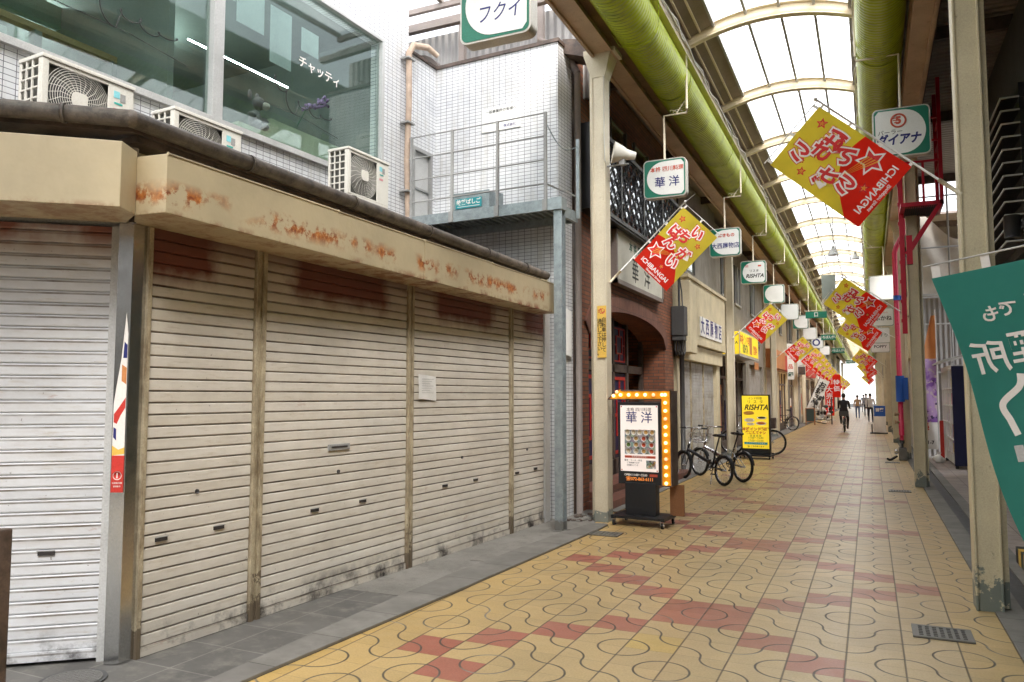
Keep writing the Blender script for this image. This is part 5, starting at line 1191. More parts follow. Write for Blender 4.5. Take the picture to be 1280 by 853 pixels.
# right row beyond the standpipe
shopfront(24.2, 29.8, 'cream shop wall behind the red standpipe on the right', 'rendercream', 'shutter', [], side=1, h=5.4, xf=1.06)
shopfront(29.85, 37.5, 'right shop with brown sashes past the standpipe', 'rendercream', 'warm', [(30, 37.3, 2.8, 3.4, 'redsign', .15)], side=1, xf=1.1)
shopfront(37.6, 46.5, 'right shop beside the blue and white box sign', 'render', 'warm', [(38, 46, 2.8, 3.5, 'white', .2)], side=1, xf=1.1)
shopfront(46.6, 60, 'right shop with a dark fascia near the walkers', 'rendercream', 'lit', [(47, 59.5, 2.8, 3.6, 'navy', .3)], side=1, xf=1.1)
shopfront(60.1, 75, 'right shop with an orange fascia near the far end', 'render', 'warm', [(60.5, 74.5, 2.8, 3.6, 'orange', .3)], side=1, xf=1.1)
shopfront(75.1, 118, 'last shop on the right at the open end of the arcade', 'rendercream', 'lit', [(76, 117, 2.8, 3.6, 'white', .3)], side=1, xf=1.1)
# pale buildings in the daylight past the end
for x0, x1, y0, y1, h, lab in ((-16, -4.2, 134, 150, 9, 'pale grey building past the open end, on the left'), (2.2, 15, 132, 148, 11, 'pale building past the open end, on the right'), (-5.4, 2.9, 170, 176, 6, 'low white building closing the view past the open end')):
    r = thing('distant_building', ((x0 + x1) / 2, y0, 0), lab, 'building'); MB().box(x0, x1, y0, y1, 0, h).build('wall', 'lgrey', r)
    if y0 == 170: continue
    mb = MB()
    for i in range(int((x1 - x0) / 2)):
        for j in range(int(h / 3)): mb.box(x0 + .6 + i * 2, x0 + 1.6 + i * 2, y0 - .04, y0 - .002, 1 + j * 3, 2.3 + j * 3)
    mb.build('windows', 'darkgrey', r)

# ------------------------------------------------------------------ small things along the left
def at(mb, *a): return mb
vs_ = thing('vertical_sign', (-3.0, 35.2, 2.3), 'tall white projecting sign with a green character at its foot', 'sign')
MB().box(-3.22, -2.96, 35.2, 35.3, 2.3, 3.85).build('panel', 'white', vs_, bevel=.01)
t = MB(CAMF(-3.09, 35.197, 3.0)); text(t, 'はんこ', .2, Tr(0, .45, 0), 1, vertical=True); text(t, '印', .22, Tr(0, -.5, 0), 0, off=.01); text(t, '品', .22, Tr(0, -.15, 0), 1, off=.004); t.build('lettering', ['inkgreen', 'inkred'], vs_)
lb = thing('lantern_box', (-2.9, 41.2, 2.7), 'dark square lantern box fixed to a cream column on the left', 'lamp')
MB().box(-3.25, -2.93, 41.0, 41.3, 2.66, 3.06).box(-3.21, -2.97, 40.98, 41.0, 2.7, 3.02, 1).build('housing', ['darkgrey', 'brown'], lb, bevel=.01)
MB().sphere((-2.78, 40.9, 3.18), .07).build('lamp', 'lamp_glow', lb); MB().tube([(-3.2, 41.2, 3.1), (-2.78, 40.9, 3.18)], .015, 6).build('arm', 'grey', lb)
bl_ = thing('blackboard_stand', (-3.05, 45.6, 0), 'wood framed blackboard standing on the floor at the left column', 'signboard')
TT = Tr(-3.05, 45.6, 0) @ Matrix.Rotation(R(-8), 4, 'X')
MB(TT).box(-.25, -.2, -.02, .02, 0, .92).box(.2, .25, -.02, .02, 0, .92).box(-.2, .2, -.02, .02, .88, .92).box(-.2, .2, -.02, .02, .16, .2).build('frame', 'wood', bl_)
MB(TT).box(-.2, .2, -.008, .008, .2, .88).build('board', mat('chalkboard', (.03, .05, .045), .7), bl_)
MB(Tr(-3.05, 45.85, 0) @ Matrix.Rotation(R(8), 4, 'X')).box(-.25, -.2, -.02, .02, 0, .9).box(.2, .25, -.02, .02, 0, .9).build('rear_leg', 'wood', bl_)
cbn = thing('calligraphy_banner', (-2.55, 47.5, 0), 'slanting white banner with black brushed characters', 'banner')
TT = CAMF(-2.72, 47.5, 1.65) @ Rz(-24)
g_ = MB(TT); g_.grid(lambda a, b: ((a - .5) * .55, (b - .5) * 1.9, .03 * math.sin(b * 6)), 4, 16); g_.grid(lambda a, b: ((.5 - a) * .55, (b - .5) * 1.9, .03 * math.sin(b * 6) - .004), 4, 16); g_.build('cloth', 'white', cbn)
t = MB(TT); text(t, 'お好み焼', .42, Tr(0, 0, .04), 0, vertical=True, off=.012, line=.92); t.build('lettering', 'inkblack', cbn)
MB(TT).tube([(-.3, -1.5, 0), (-.3, 1.0, 0)], .014, 6).build('pole', 'darkgrey', cbn)
MB().tube([(-2.72 - .3 - .5, 47.5, 0), (-2.9, 47.5, .12), (-2.3, 47.5, 0)], .03, 6).build('foot', 'darkgrey', cbn)
rk = thing('goods_rack', (-2.35, 46.8, 0), 'dark rack crowded with goods under the calligraphy banner', 'rack')
rnd = random.Random(4); mb = MB(); mb.box(-2.9, -2.0, 46.7, 46.75, .25, .28).box(-2.9, -2.0, 46.7, 47.1, .7, .72)
for x in (-2.9, -2.0): mb.box(x - .02, x + .02, 46.7, 46.74, 0, 1.5).box(x - .02, x + .02, 47.08, 47.12, 0, 1.5)
mb.build('frame', 'darkgrey', rk); mb = MB()
for k in range(26): mb.sphere((rnd.uniform(-2.9, -2.0), 46.9 + rnd.uniform(-.15, .15), rnd.uniform(.2, 1.5)), (rnd.uniform(.06, .14), .1, rnd.uniform(.06, .16)), rnd.randrange(3), 8, 6)
mb.build('goods', ['black', 'darkgrey', 'paper'], rk)
for x, y, z0_, z1_, lab in ((-2.25, 50.5, .4, 2.3, 'tall red vertical banner behind the calligraphy banner'), (-2.0, 55, 1.5, 3.0, 'short red banner with white letters beyond the tall one')):
    r = thing('red_banner', (x, y, 0), lab, 'banner'); mb = MB(CAMF(x, y, 0)); mb.grid(lambda a, b: ((a - .5) * .5, z0_ + (z1_ - z0_) * b, .02 * math.sin(b * 9)), 3, 12).grid(lambda a, b: ((.5 - a) * .5, z0_ + (z1_ - z0_) * b, .02 * math.sin(b * 9) - .004), 3, 12); mb.build('cloth', 'flagred', r)
    t = MB(CAMF(x, y - .03, (z0_ + z1_) / 2)); text(t, '大売出し' if z1_ - z0_ > 1.6 else '特価', .4, Tr(0, 0, 0), 0, vertical=True, off=.006); t.build('lettering', 'flagwhite', r)
    MB().tube([(x - .27, y, 0), (x - .27, y, z1_ + .1)], .014, 6).box(x - .45, x - .1, y - .15, y + .15, 0, .04).build('pole', 'pole', r)

# Indian restaurant floor sign
rs_ = thing('floor_sign', (-2.68, 20.6, 0), 'bright yellow floor sign of the Indian restaurant on a black base', 'signboard')
TS = Tr(-2.68, 20.6, 0) @ Rz(-6)
MB(TS).box(-.4, .4, -.24, .24, .07, .11).build('base_plate', 'black', rs_)
for a, b in ((-.36, -.2), (.36, -.2), (-.36, .2), (.36, .2)): MB(TS @ Tr(a, b, 0)).tube([(-.012, 0, .035), (.012, 0, .035)], .035, 12).box(-.01, .01, -.01, .01, .04, .09).build('castor', 'black', rs_)
MB(TS).box(-.36, .36, -.06, .06, .11, 1.63).build('case', 'black', rs_, bevel=.006)
F2 = TS @ P_((0, -.061, 0), (1, 0, 0), (0, 0, 1)); MB(F2).box(-.33, .33, .26, 1.60, 0, .003).build('panel', 'lityellow', rs_)
t = MB(F2); text(t, 'インド料理', .07, Tr(0, 1.53, .004), 0); text(t, 'リ  ス  タ', .1, Tr(0, 1.44, .004), 0); text(t, 'RISHTA', .19, Tr(.02, 1.30, .004), 0, off=.005, shear=.3, sx=.95)
text(t, '本格インド料理', .095, Tr(0, .745, .004), 1, off=.004); text(t, '焼きたてナン', .085, Tr(0, .655, .004), 1, off=.004); text(t, '営 業 時 間', .06, Tr(0, .575, .004), 2); text(t, '11:00〜15:00\n17:00〜22:00', .07, Tr(0, .49, .004), 2)
t.box(-.29, .29, .36, .42, .004, .005, 3); text(t, 'テイクアウトできます', .048, Tr(0, .39, .006), 4); text(t, 'TEL 072-843-1234' if False else '☎ ご予約承ります', .05, Tr(0, .31, .004), 0)
t.build('lettering', ['inkblack', 'inkred', 'inkgreen', mat('cyan_strip', (.02, .4, .5), .4), 'flagwhite'], rs_)
fd = MB(F2)
for (a, z, w_, h_, mm) in ((-.16, 1.16, .14, .05, 0), (.16, 1.04, .12, .035, 1), (.14, .9, .13, .045, 2), (-.15, .98, .13, .05, 3), (-.12, .88, .1, .035, 3)):
    fd.prism([(a + w_ * math.cos(2 * math.pi * k / 20), z + h_ * math.sin(2 * math.pi * k / 20)) for k in range(20)], .004, .007, 4 if mm else 0); fd.prism([(a + w_ * .75 * math.cos(2 * math.pi * k / 20), z + .006 + h_ * .7 * math.sin(2 * math.pi * k / 20)) for k in range(20)], .007, .009, mm)
fd.build('dish_photos', [mat('curry_orange', (.6, .3, .05)), mat('curry_dark', (.06, .05, .03)), mat('tandoori', (.55, .15, .04)), mat('naan', (.65, .55, .38)), 'white'], rs_)

# ------------------------------------------------------------------ bicycles
def bicycle(T, label, frame='black', wr=.25, wb=1.02, basket=True, folding=True, name='bicycle', cover=None):
    """local: x forward, z up, rear wheel axle at origin x=0"""
    loc = T @ Vector((wb / 2, 0, 0)); r = thing(name, loc, label, 'bicycle', 'bicycles parked along the left side')
    for x in (0, wb):
        w = MB(T @ Tr(x, 0, wr)); w.torus(wr - .024, .026); ty = w.build('tyre', 'tyre', r)
        w = MB(T @ Tr(x, 0, wr)); w.torus(wr - .05, .009, m=0)
        for k in range(20): a = 2 * math.pi * k / 20; w.tube([(.02 * math.cos(a + .5), .02 * (-1) ** k, .02 * math.sin(a + .5)), ((wr - .05) * math.cos(a), 0, (wr - .05) * math.sin(a))], .0013, 3)
        w.tube([(0, -.05, 0), (0, .05, 0)], .016, 8); w.build('wheel', 'chrome', r)
        f_ = MB(T @ Tr(x, 0, wr))
        def fe(a, b): t = R(20 + 150 * a) if x == 0 else R(35 + 120 * a); return ((wr + .02) * math.cos(t), (b - .5) * .05, (wr + .02) * math.sin(t))
        f_.grid(fe, 12, 1); f_.build('mudguard', 'black', r)
    hz = wr + .52; fr = MB(T)
    bb = (.40, 0, wr + .03); sx = .24; hx = wb - .13
    if folding:
        fr.tube([(.33, 0, wr + .09), (.6, 0, wr + .15), (hx - .03, 0, wr + .3)], .032, 8)
        fr.tube([bb, (.33, 0, wr + .09), (sx + .03, 0, wr + .34)], .018, 8)
    else:
        fr.tube([bb, (sx, 0, wr + .42)], .016, 8).tube([bb, (hx, 0, wr + .3)], .018, 8).tube([(sx + .03, 0, wr + .34), (hx - .01, 0, wr + .36)], .015, 8)
    for s in (-.055, .055): fr.tube([(0, s, wr), (.36, s * .3, wr + .04)], .009, 6).tube([(0, s, wr), (sx + .06, s * .4, wr + .28)], .008, 6).tube([(wb, s, wr), (hx + .02, s, wr + .24)], .011, 6)
    fr.tube([(hx + .02, -.055, wr + .25), (hx + .02, .055, wr + .25)], .012, 6).tube([(hx + .03, 0, wr + .22), (hx - .04, 0, wr + .42)], .022, 8)
    fr.build('frame', frame, r)
    MB(T).tube([(sx + .04, 0, wr + .3), (sx - .06, 0, hz + .06)], .014, 8).build('seat_post', 'chrome' if not folding else 'black', r)
    s_ = MB(T); s_.sphere((sx - .1, 0, hz + .09), (.11, .075, .035)).sphere((sx + .02, 0, hz + .09), (.13, .035, .028)); s_.build('saddle', 'black', r)
    h = MB(T); h.tube([(hx - .04, 0, wr + .4), (hx - .1, 0, hz + .2)], .014, 8); h.tube([(hx - .16, -.28, hz + .2), (hx - .1, -.12, hz + .2), (hx - .09, 0, hz + .2), (hx - .1, .12, hz + .2), (hx - .16, .28, hz + .2)], .011, 8)
    for s in (-1, 1): h.tube([(hx - .15, s * .18, hz + .2), (hx - .18, s * .29, hz + .2)], .017, 8, 1).tube([(hx - .05, s * .17, hz + .18), (hx - .1, s * .27, hz + .19)], .005, 5, 1)
    for s in (-.1, .08): h.tube([(hx - .1, s, hz + .21), (hx + .06, s * 1.4, hz + .14), (hx - .02, 0, wr + .3)], .004, 5, 1)
    h.build('handlebar', ['chrome', 'black'], r)
    c = MB(T @ Tr(*bb)); Tq = Matrix(); c.torus(.065, .006); c.tube([(0, -.06, 0), (0, .06, 0)], .014, 8).tube([(0, -.06, 0), (.07, -.065, -.13)], .008, 6).tube([(0, .06, 0), (-.07, .065, .13)], .008, 6).box(.03, .11, -.16, -.07, -.145, -.125).box(-.11, -.03, .07, .16, .12, .14)
    for k in range(5): a = 2 * math.pi * k / 5; c.tube([(0, 0, 0), (.06 * math.cos(a), 0, .06 * math.sin(a))], .006, 4)
    c.build('crankset', 'black', r)
    MB(T).tube([(.3, .03, wr - .02), (.22, .12, 0)], .009, 6).build('kickstand', 'chrome', r)
    if basket:
        b = MB(T @ Tr(hx + .16, 0, wr + .48))
        for z in (-.1, -.04, .02, .09):
            e = .11 + (z + .1) * .25; b.tube([(-e, -e - .02, z), (e, -e - .02, z), (e, e + .02, z), (-e, e + .02, z), (-e, -e - .02, z)], .004, 4)
        for k in range(9):
            q = -.1 + .025 * k
            for s in (-1, 1): b.tube([(q, s * .13, -.1), (q * 1.4, s * .18, .09)], .0025, 3).tube([(s * .11, q, -.1), (s * .16, q * 1.4, .09)], .0025, 3)
            b.tube([(q, -.12, -.1), (q, .12, -.1)], .0025, 3)
        b.build('basket', 'chrome', r)
    return r
def btf(x, y, deg, lean=0): return Tr(x, y, 0) @ Rz(deg) @ Matrix.Rotation(R(lean), 4, 'X')
bicycle(btf(-2.42, 14.12, 135, 4), 'black folding bicycle nearest the camera, leaning by the grey shutters', 'black', .27, 1.3, False)
bicycle(btf(-2.2, 14.86, 138, 4), 'silver framed small wheel bicycle with a wire basket behind the black folding one', 'chrome', .28, 1.3, True)
b3 = bicycle(btf(-2.42, 22.0, 178, 2), 'silver city bicycle mostly hidden behind the yellow floor sign', 'lgrey', .34, 1.1, False, False)
MB().box(-2.75, -2.35, 21.8, 22.2, .72, 1.0).build('rear_box', 'brown', b3, bevel=.01)
bicycle(btf(-3.3, 37.8, 150, 3), 'bicycle parked by the red uprights farther down on the left', 'black', .33, 1.08, True, False)

# ------------------------------------------------------------------ people
def figure(name, joints, radii, edges, ymat, label, root, kids=(), loc=None):
    """one skinned body; ymat(co) -> material index"""
    me = bpy.data.meshes.new('skel'); names = list(joints); me.from_pydata([joints[n] for n in names], [(names.index(a), names.index(b)) for a, b in edges], []); me.update()
    o = bpy.data.objects.new('skel', me); COL.objects.link(o)
    sk = o.modifiers.new('s', 'SKIN'); lay = me.skin_vertices[0]
    for i, n in enumerate(names): lay.data[i].radius = radii[n] if isinstance(radii[n], tuple) else (radii[n],) * 2; lay.data[i].use_root = n == root
    sub = o.modifiers.new('b', 'SUBSURF'); sub.levels = 2
    dg = bpy.context.evaluated_depsgraph_get(); ev = bpy.data.meshes.new_from_object(o.evaluated_get(dg)); bpy.data.objects.remove(o)
    ev.name = name; ev.materials.clear()
    for m_ in ('skin', kids[0], kids[1], 'shoe'): ev.materials.append(M[m_])
    for p in ev.polygons: p.material_index = ymat(p.center); p.use_smooth = True
    b = bpy.data.objects.new(name, ev); COL.objects.link(b); b.location = loc
    tag(b, label, 'person'); return b
def sprite_head(b, hc, face=1):
    """hair and facial features as children of the body; face=+1 looks towards -y (to the camera), -1 away"""
    off = b.location
    h = MB(Matrix.Translation(off)); h.sphere((hc[0], hc[1] + .015 * face, hc[2] + .03), (.085, .098, .105)); h.build('hair', 'hair', None) if False else None
    me = MB(Matrix.Translation(off)); me.sphere((hc[0], hc[1] + .022 * face, hc[2] + .028), (.088, .095, .11)); o = me.build('hair', 'hair', b)
    if face > 0:
        f = MB(Matrix.Translation(off))
        for s in (-.033, .033): f.sphere((hc[0] + s, hc[1] - .088, hc[2]), (.012, .008, .007), 0, 8, 6)
        f.sphere((hc[0], hc[1] - .1, hc[2] - .03), (.013, .018, .022), 1, 8, 6); f.sphere((hc[0], hc[1] - .088, hc[2] - .068), (.024, .008, .006), 2, 8, 6); f.build('face', ['black', 'skin', 'inkred'], b)
def walker(x, y, label, top, legs, face=1, stride=.16, h=1.68):
    k = h / 1.68
    J = dict(hip=(0, 0, .92), belly=(0, 0, 1.08), chest=(0, 0, 1.28), neck=(0, 0, 1.44), chin=(0, -.01 * face, 1.51), head=(0, -.01 * face, 1.6))
    Rd = dict(hip=(.15, .11), belly=(.13, .1), chest=(.16, .11), neck=.052, chin=(.06, .07), head=(.078, .095))
    E_ = [('hip', 'belly'), ('belly', 'chest'), ('chest', 'neck'), ('neck', 'chin'), ('chin', 'head')]
    for s, n in ((-1, 'l'), (1, 'r')):
        st = stride * s * face
        J.update({n + 'hj': (.09 * s, 0, .86), n + 'kn': (.1 * s, -st * .55, .48), n + 'an': (.1 * s, -st, .09), n + 'to': (.1 * s, -st - .14 * face, .035),
                  n + 'sh': (.18 * s, 0, 1.38), n + 'el': (.23 * s, st * .4, 1.1), n + 'wr': (.23 * s, st * .4 - .06 * face, .88), n + 'ha': (.23 * s, st * .4 - .08 * face, .79)})
        Rd.update({n + 'hj': .085, n + 'kn': .058, n + 'an': .04, n + 'to': (.035, .03), n + 'sh': .06, n + 'el': .045, n + 'wr': .033, n + 'ha': (.022, .038)})
        E_ += [('hip', n + 'hj'), (n + 'hj', n + 'kn'), (n + 'kn', n + 'an'), (n + 'an', n + 'to'), ('chest', n + 'sh'), (n + 'sh', n + 'el'), (n + 'el', n + 'wr'), (n + 'wr', n + 'ha')]
    J = {a: tuple(c * k for c in b) for a, b in J.items()}
    def ym(c):
        if c.z < .07 * k: return 3
        if c.z > 1.45 * k or (abs(c.x) > .17 and c.z < .86 * k): return 0
        return 2 if c.z < .9 * k else 1
    b = figure('person', J, Rd, E_, ym, label, 'hip', (top, legs), (x, y, 0)); sprite_head(b, (0, -.01 * face, 1.6 * k), face); return b
M['cloth_blue'] = mat('blue_jeans', (.1, .14, .24), .85); M['cloth_white'] = mat('pale_jacket', (.55, .52, .47), .85); M['cloth_tan'] = mat('tan_coat_wool', (.4, .26, .14), .85); M['cloth_grey'] = mat('grey_coat_wool', (.28, .28, .3), .85)
walker(-.85, 60, 'walker in a tan coat coming along the left middle of the arcade', 'cloth_tan', 'cloth_blue', 1, .12, 1.6)
walker(-.32, 66, 'walker in grey with dark trousers heading towards the camera, right of the cyclist', 'cloth_grey', 'cloth_dark', 1, .15, 1.74)
walker(-.02, 51.5, 'rightmost walker in a pale jacket and dark trousers striding down the arcade', 'cloth_white', 'cloth_dark', 1, .2, 1.7)
walker(-.62, 82, 'farthest walker in a blue top seen from behind', 'cloth_blue', 'cloth_grey', -1, .14)
# cyclist riding away
cx_, cy_ = -1.08, 36.9
J = dict(hip=(0, 0, .93), belly=(0, .06, 1.07), chest=(0, .12, 1.27), neck=(0, .15, 1.42), chin=(0, .16, 1.49), head=(0, .17, 1.58))
Rd = dict(hip=(.17, .12), belly=(.15, .11), chest=(.17, .12), neck=.052, chin=(.062, .07), head=(.08, .095))
E_ = [('hip', 'belly'), ('belly', 'chest'), ('chest', 'neck'), ('neck', 'chin'), ('chin', 'head')]
for s, n, kz, az in ((-1, 'l', .74, .42), (1, 'r', .60, .2)):
    J.update({n + 'hj': (.1 * s, .04, .88), n + 'kn': (.15 * s, .42, kz), n + 'an': (.13 * s, .28, az), n + 'to': (.13 * s, .42, az - .05), n + 'sh': (.19 * s, .12, 1.36), n + 'el': (.215 * s, .32, 1.15), n + 'wr': (.23 * s, .5, 1.06), n + 'ha': (.24 * s, .56, 1.04)})
    Rd.update({n + 'hj': .095, n + 'kn': .062, n + 'an': .042, n + 'to': (.036, .03), n + 'sh': .065, n + 'el': .048, n + 'wr': .035, n + 'ha': (.03, .035)})
    E_ += [('hip', n + 'hj'), (n + 'hj', n + 'kn'), (n + 'kn', n + 'an'), (n + 'an', n + 'to'), ('chest', n + 'sh'), (n + 'sh', n + 'el'), (n + 'el', n + 'wr'), (n + 'wr', n + 'ha')]
def ymc(c):
    if c.z > 1.44 or c.y > .5 and c.z > .95: return 0
    if c.z < .47 and c.y > .2 and c.z < .5: return 3
    return 2 if c.z < .96 and c.y < .55 and c.z < .95 else 1
b = figure('person', J, Rd, E_, ymc, 'cyclist in dark clothes riding away down the middle of the arcade', 'hip', ('cloth_dark', 'cloth_dark'), (cx_, cy_, 0)); sprite_head(b, (0, .17, 1.58), -1)
bk = bicycle(Tr(cx_, cy_ - .05, 0) @ Rz(90), 'bicycle being ridden away under the cyclist in dark clothes', 'darkgrey', .33, 1.08, True, False, name='bicycle')
del bk['group']
rb_ = MB(Tr(cx_, cy_ - .05, 0) @ Rz(90)); rb_.box(-.26, .08, -.19, .19, .72, .75).box(-.26, -.24, -.19, .19, .75, .93).box(-.24, .08, -.19, -.17, .75, .93).box(-.24, .08, .17, .19, .75, .93).tube([(-.1, .08, .72), (0, .05, .34)], .01, 6).tube([(-.1, -.08, .72), (0, -.05, .34)], .01, 6); rb_.build('rear_basket', 'darkgrey', bk)
MB(Tr(cx_, cy_ - .05, 0) @ Rz(90)).sphere((-.27, 0, .66), (.015, .03, .03)).build('reflector', 'redsign', bk)

# ------------------------------------------------------------------ right side
bs = thing('box_sign', (.33, 36.1, 0), 'white floor standing box sign with a blue headed panel on the right', 'signboard')
MB().box(.09, .56, 36.0, 36.45, .05, .74).build('case', 'white', bs, bevel=.01); MB().box(.11, .55, 35.99, 36.2, .74, 1.18).build('head_panel', 'valve', bs, bevel=.01)
t = MB(CAMF(.33, 35.985, 1.0)); text(t, '営業', .16, Tr(0, 0, 0), 0, off=.006); t.build('lettering', 'flagwhite', bs); MB().box(-.05, .62, 35.9, 36.6, 0.01, .05).box(.0, .05, 35.95, 36.0, .05, .4).build('base_plate', 'darkgrey', bs)
# standpipe with blue wrap
pr_ = thing('red_standpipe', (.72, 21.6, 0), 'bright red standpipe with two blue wraps and a bare foot on the right', 'pipe')
p_ = MB(); p_.tube([(.88, 21.55, 6.05), (.88, 21.55, 5.7), (.70, 21.55, 5.35), (.66, 21.55, 5.2), (.68, 21.55, .62)], .062, 14); p_.tube([(.68, 21.55, .62), (.68, 21.55, .5)], .045, 12)
for z in (.95, 1.15): p_.tube([(.68, 21.55, z), (.56, 21.52, z)], .04, 10, 1).tube([(.57, 21.52, z), (.53, 21.52, z)], .055, 10, 1)
p_.build('pipe', ['pipered', 'girder'], pr_)
w_ = MB(); w_.tube([(.68, 21.55, 1.45), (.68, 21.55, 2.1)], .1, 14).box(.66, .86, 21.48, 21.62, 1.5, 2.05); w_.build('wrap', 'valve', pr_, bevel=.006); w_ = MB(); w_.tube([(.68, 21.55, 4.0), (.68, 21.55, 4.12)], .085, 12).box(.66, .8, 21.5, 21.6, 4.0, 4.1); w_.build('wrap', 'valve', pr_, bevel=.006)
MB().tube([(.68, 21.55, .5), (.68, 21.55, .42)], .06, 10).tube([(.68, 21.55, .42), (.68, 21.55, .32)], .03, 8).tube([(.6, 21.55, .3), (.76, 21.55, .3)], .02, 8).tube([(.55, 21.5, .1), (.40, 21.3, .02), (.34, 21.2, .05)], .03, 8).build('valve', 'darkgrey', pr_)
MB().box(.6, .78, 21.45, 21.68, 0, .3).build('plinth', 'conlight', pr_, bevel=.01)
MB().tube([(.54, 21.35, .24), (.54, 21.2, .2)], .045, 10).build('foot_lamp', 'chrome', pr_)
# red maintenance ladder with cage
lc = thing('red_ladder', (.61, 15.45, 2.75), 'dark red maintenance ladder and railed platform on the right columns', 'ladder')
l_ = MB(); l_.box(.555, .635, 15.25, 15.33, 2.7, 6.05)
for k in range(9): l_.box(.54, .555, 15.25, 15.33, 2.9 + k * .35, 2.96 + k * .35)
l_.build('stringer', 'red', lc)
c_ = MB(Tr(-.29, -1.9, -.15)); c_.box(.86, 1.52, 16.6, 17.5, 5.0, 5.07).box(1.46, 1.52, 16.6, 16.66, 5.0, 7.2).box(1.46, 1.52, 17.44, 17.5, 5.0, 7.2).box(1.2, 1.24, 16.6, 16.64, 5.07, 5.75)
for z in (5.75, 6.1, 6.5): c_.box(.9, 1.5, 16.605, 16.635, z, z + .035).box(1.475, 1.505, 16.66, 17.44, z, z + .035)
c_.add([(.9, 16.62, 4.2), (.97, 16.62, 4.15), (1.5, 16.62, 5.0), (1.42, 16.62, 5.0), (.9, 16.68, 4.2), (.97, 16.68, 4.15), (1.5, 16.68, 5.0), (1.42, 16.68, 5.0)], [(0, 1, 2, 3), (4, 7, 6, 5), (0, 4, 5, 1), (2, 6, 7, 3), (1, 5, 6, 2), (0, 3, 7, 4)])
c_.box(.93, 1.02, 16.6, 16.7, 4.0, 4.5); c_.build('cage', 'red', lc)
g_ = MB(Tr(-.29, -1.9, -.15))
for k in range(16): g_.box(.94 + k * .034, .95 + k * .034, 16.66, 17.44, 5.0 - .02, 5.0)
for k in range(12): g_.box(.93, 1.46, 16.7 + k * .065, 16.706 + k * .065, 5.0 - .03, 5.0 - .02)
g_.build('grating', 'darkgrey', lc)
lr = MB(); lr.box(.86, .92, 21.72, 21.78, .5, 4.2) if False else None
# tarpaulin on scaffolding and corrugated hoarding behind
sc = thing('scaffold', (2.0, 22.8, 0), 'grey scaffold tubes in front of the white tarpaulin', 'scaffold')
s_ = MB()
for x in (1.3, 1.95, 2.6, 3.6): s_.tube([(x, 22.6, 0), (x, 22.6, 7.4)], .024, 8)
for z in (2.2, 3.45, 4.15, 5.45, 6.8): s_.tube([(1.0, 22.58, z), (5, 22.58, z)], .022, 8)
s_.box(1.0, 5, 22.62, 22.9, 4.2, 4.25, 1); s_.build('tubes', ['grey', 'lgrey'], sc)
tp = MB(); tp.grid(lambda a, b: (1.15 + 3.6 * a, 23.0 + .07 * math.sin(a * 23 + b * 5) + .05 * math.sin(b * 11 - a * 6), 4.25 + (2.2 - .75 * abs(math.sin(a * 5.5)) ** 3) * b), 60, 30)
tp.grid(lambda a, b: (4.75 - 3.6 * a, 23.02 + .07 * math.sin((1 - a) * 23 + b * 5) + .05 * math.sin(b * 11 - (1 - a) * 6), 4.25 + (2.2 - .75 * abs(math.sin((1 - a) * 5.5)) ** 3) * b), 60, 30)
tp.build('tarpaulin', 'tarp', None, loc=(2.9, 23.0, 4.25), label='creased off white tarpaulin stretched behind scaffold tubes on the right', cat='tarpaulin')
MB().box(1.1, 7, 23.2, 23.26, 0, 4.2).build('hoarding', 'fence', None, loc=(4, 23.2, 0), label='grey corrugated hoarding under the white tarpaulin', cat='fence')
# side canopy over the right frontage
cp = thing('side_canopy', (3, 12, 7.2), 'dark corrugated canopy over the right frontage', 'canopy')
MB().box(.88, 6.5, -2, 22.4, 7.2, 7.26).build('ceiling_sheet', 'corrug', cp)
b_ = MB()
for y in (1, 5, 9, 13, 17, 21.9): b_.box(.88, 6.5, y, y + .1, 7.0, 7.199)
b_.box(.88, .94, -2, 22.4, 6.43, 7.199); b_.build('beams', 'brown', cp)
# louvred dark building
lv = thing('louvred_building', (4, 12, 0), 'dark building with rows of pale louvre fins behind the foreground column', 'building')
M['darkwall'] = mat('dark_olive_wall', (.1, .105, .09), .7)
MB().box(2.0, 6.5, -6, 18.2, 0, 7.0).build('wall', 'darkwall', lv)
fn = MB()
for k in range(12): z = 3.62 + .175 * k; fn.box(1.70, 1.999, 11.82, 17.6, z, z + .012, 1); fn.box(1.68, 1.699, 11.8, 17.6, z - .004, z + .016).box(1.70, 1.90, 11.8, 11.818, z - .004, z + .016)
fn.box(1.9, 1.999, 11.83, 17.55, 3.5, 5.75, 1); fn.build('louvre_fins', ['lgrey', 'black'], lv)
spt = thing('spotlight', (1.2, 8.0, 3.1), 'black cylindrical spotlight on a bracket beside the foreground column', 'spotlight')
MB().tube([(1.19, 8, 3.0), (1.19, 8, 3.02), (1.19, 8, 3.2)], [.062, .066, .066], 20).build('housing', 'black', spt); MB().tube([(1.24, 8, 3.12), (2.0, 8, 3.12)], .02, 8).box(1.26, 1.33, 7.96, 8.04, 3.08, 3.16).build('bracket', 'darkgrey', spt)
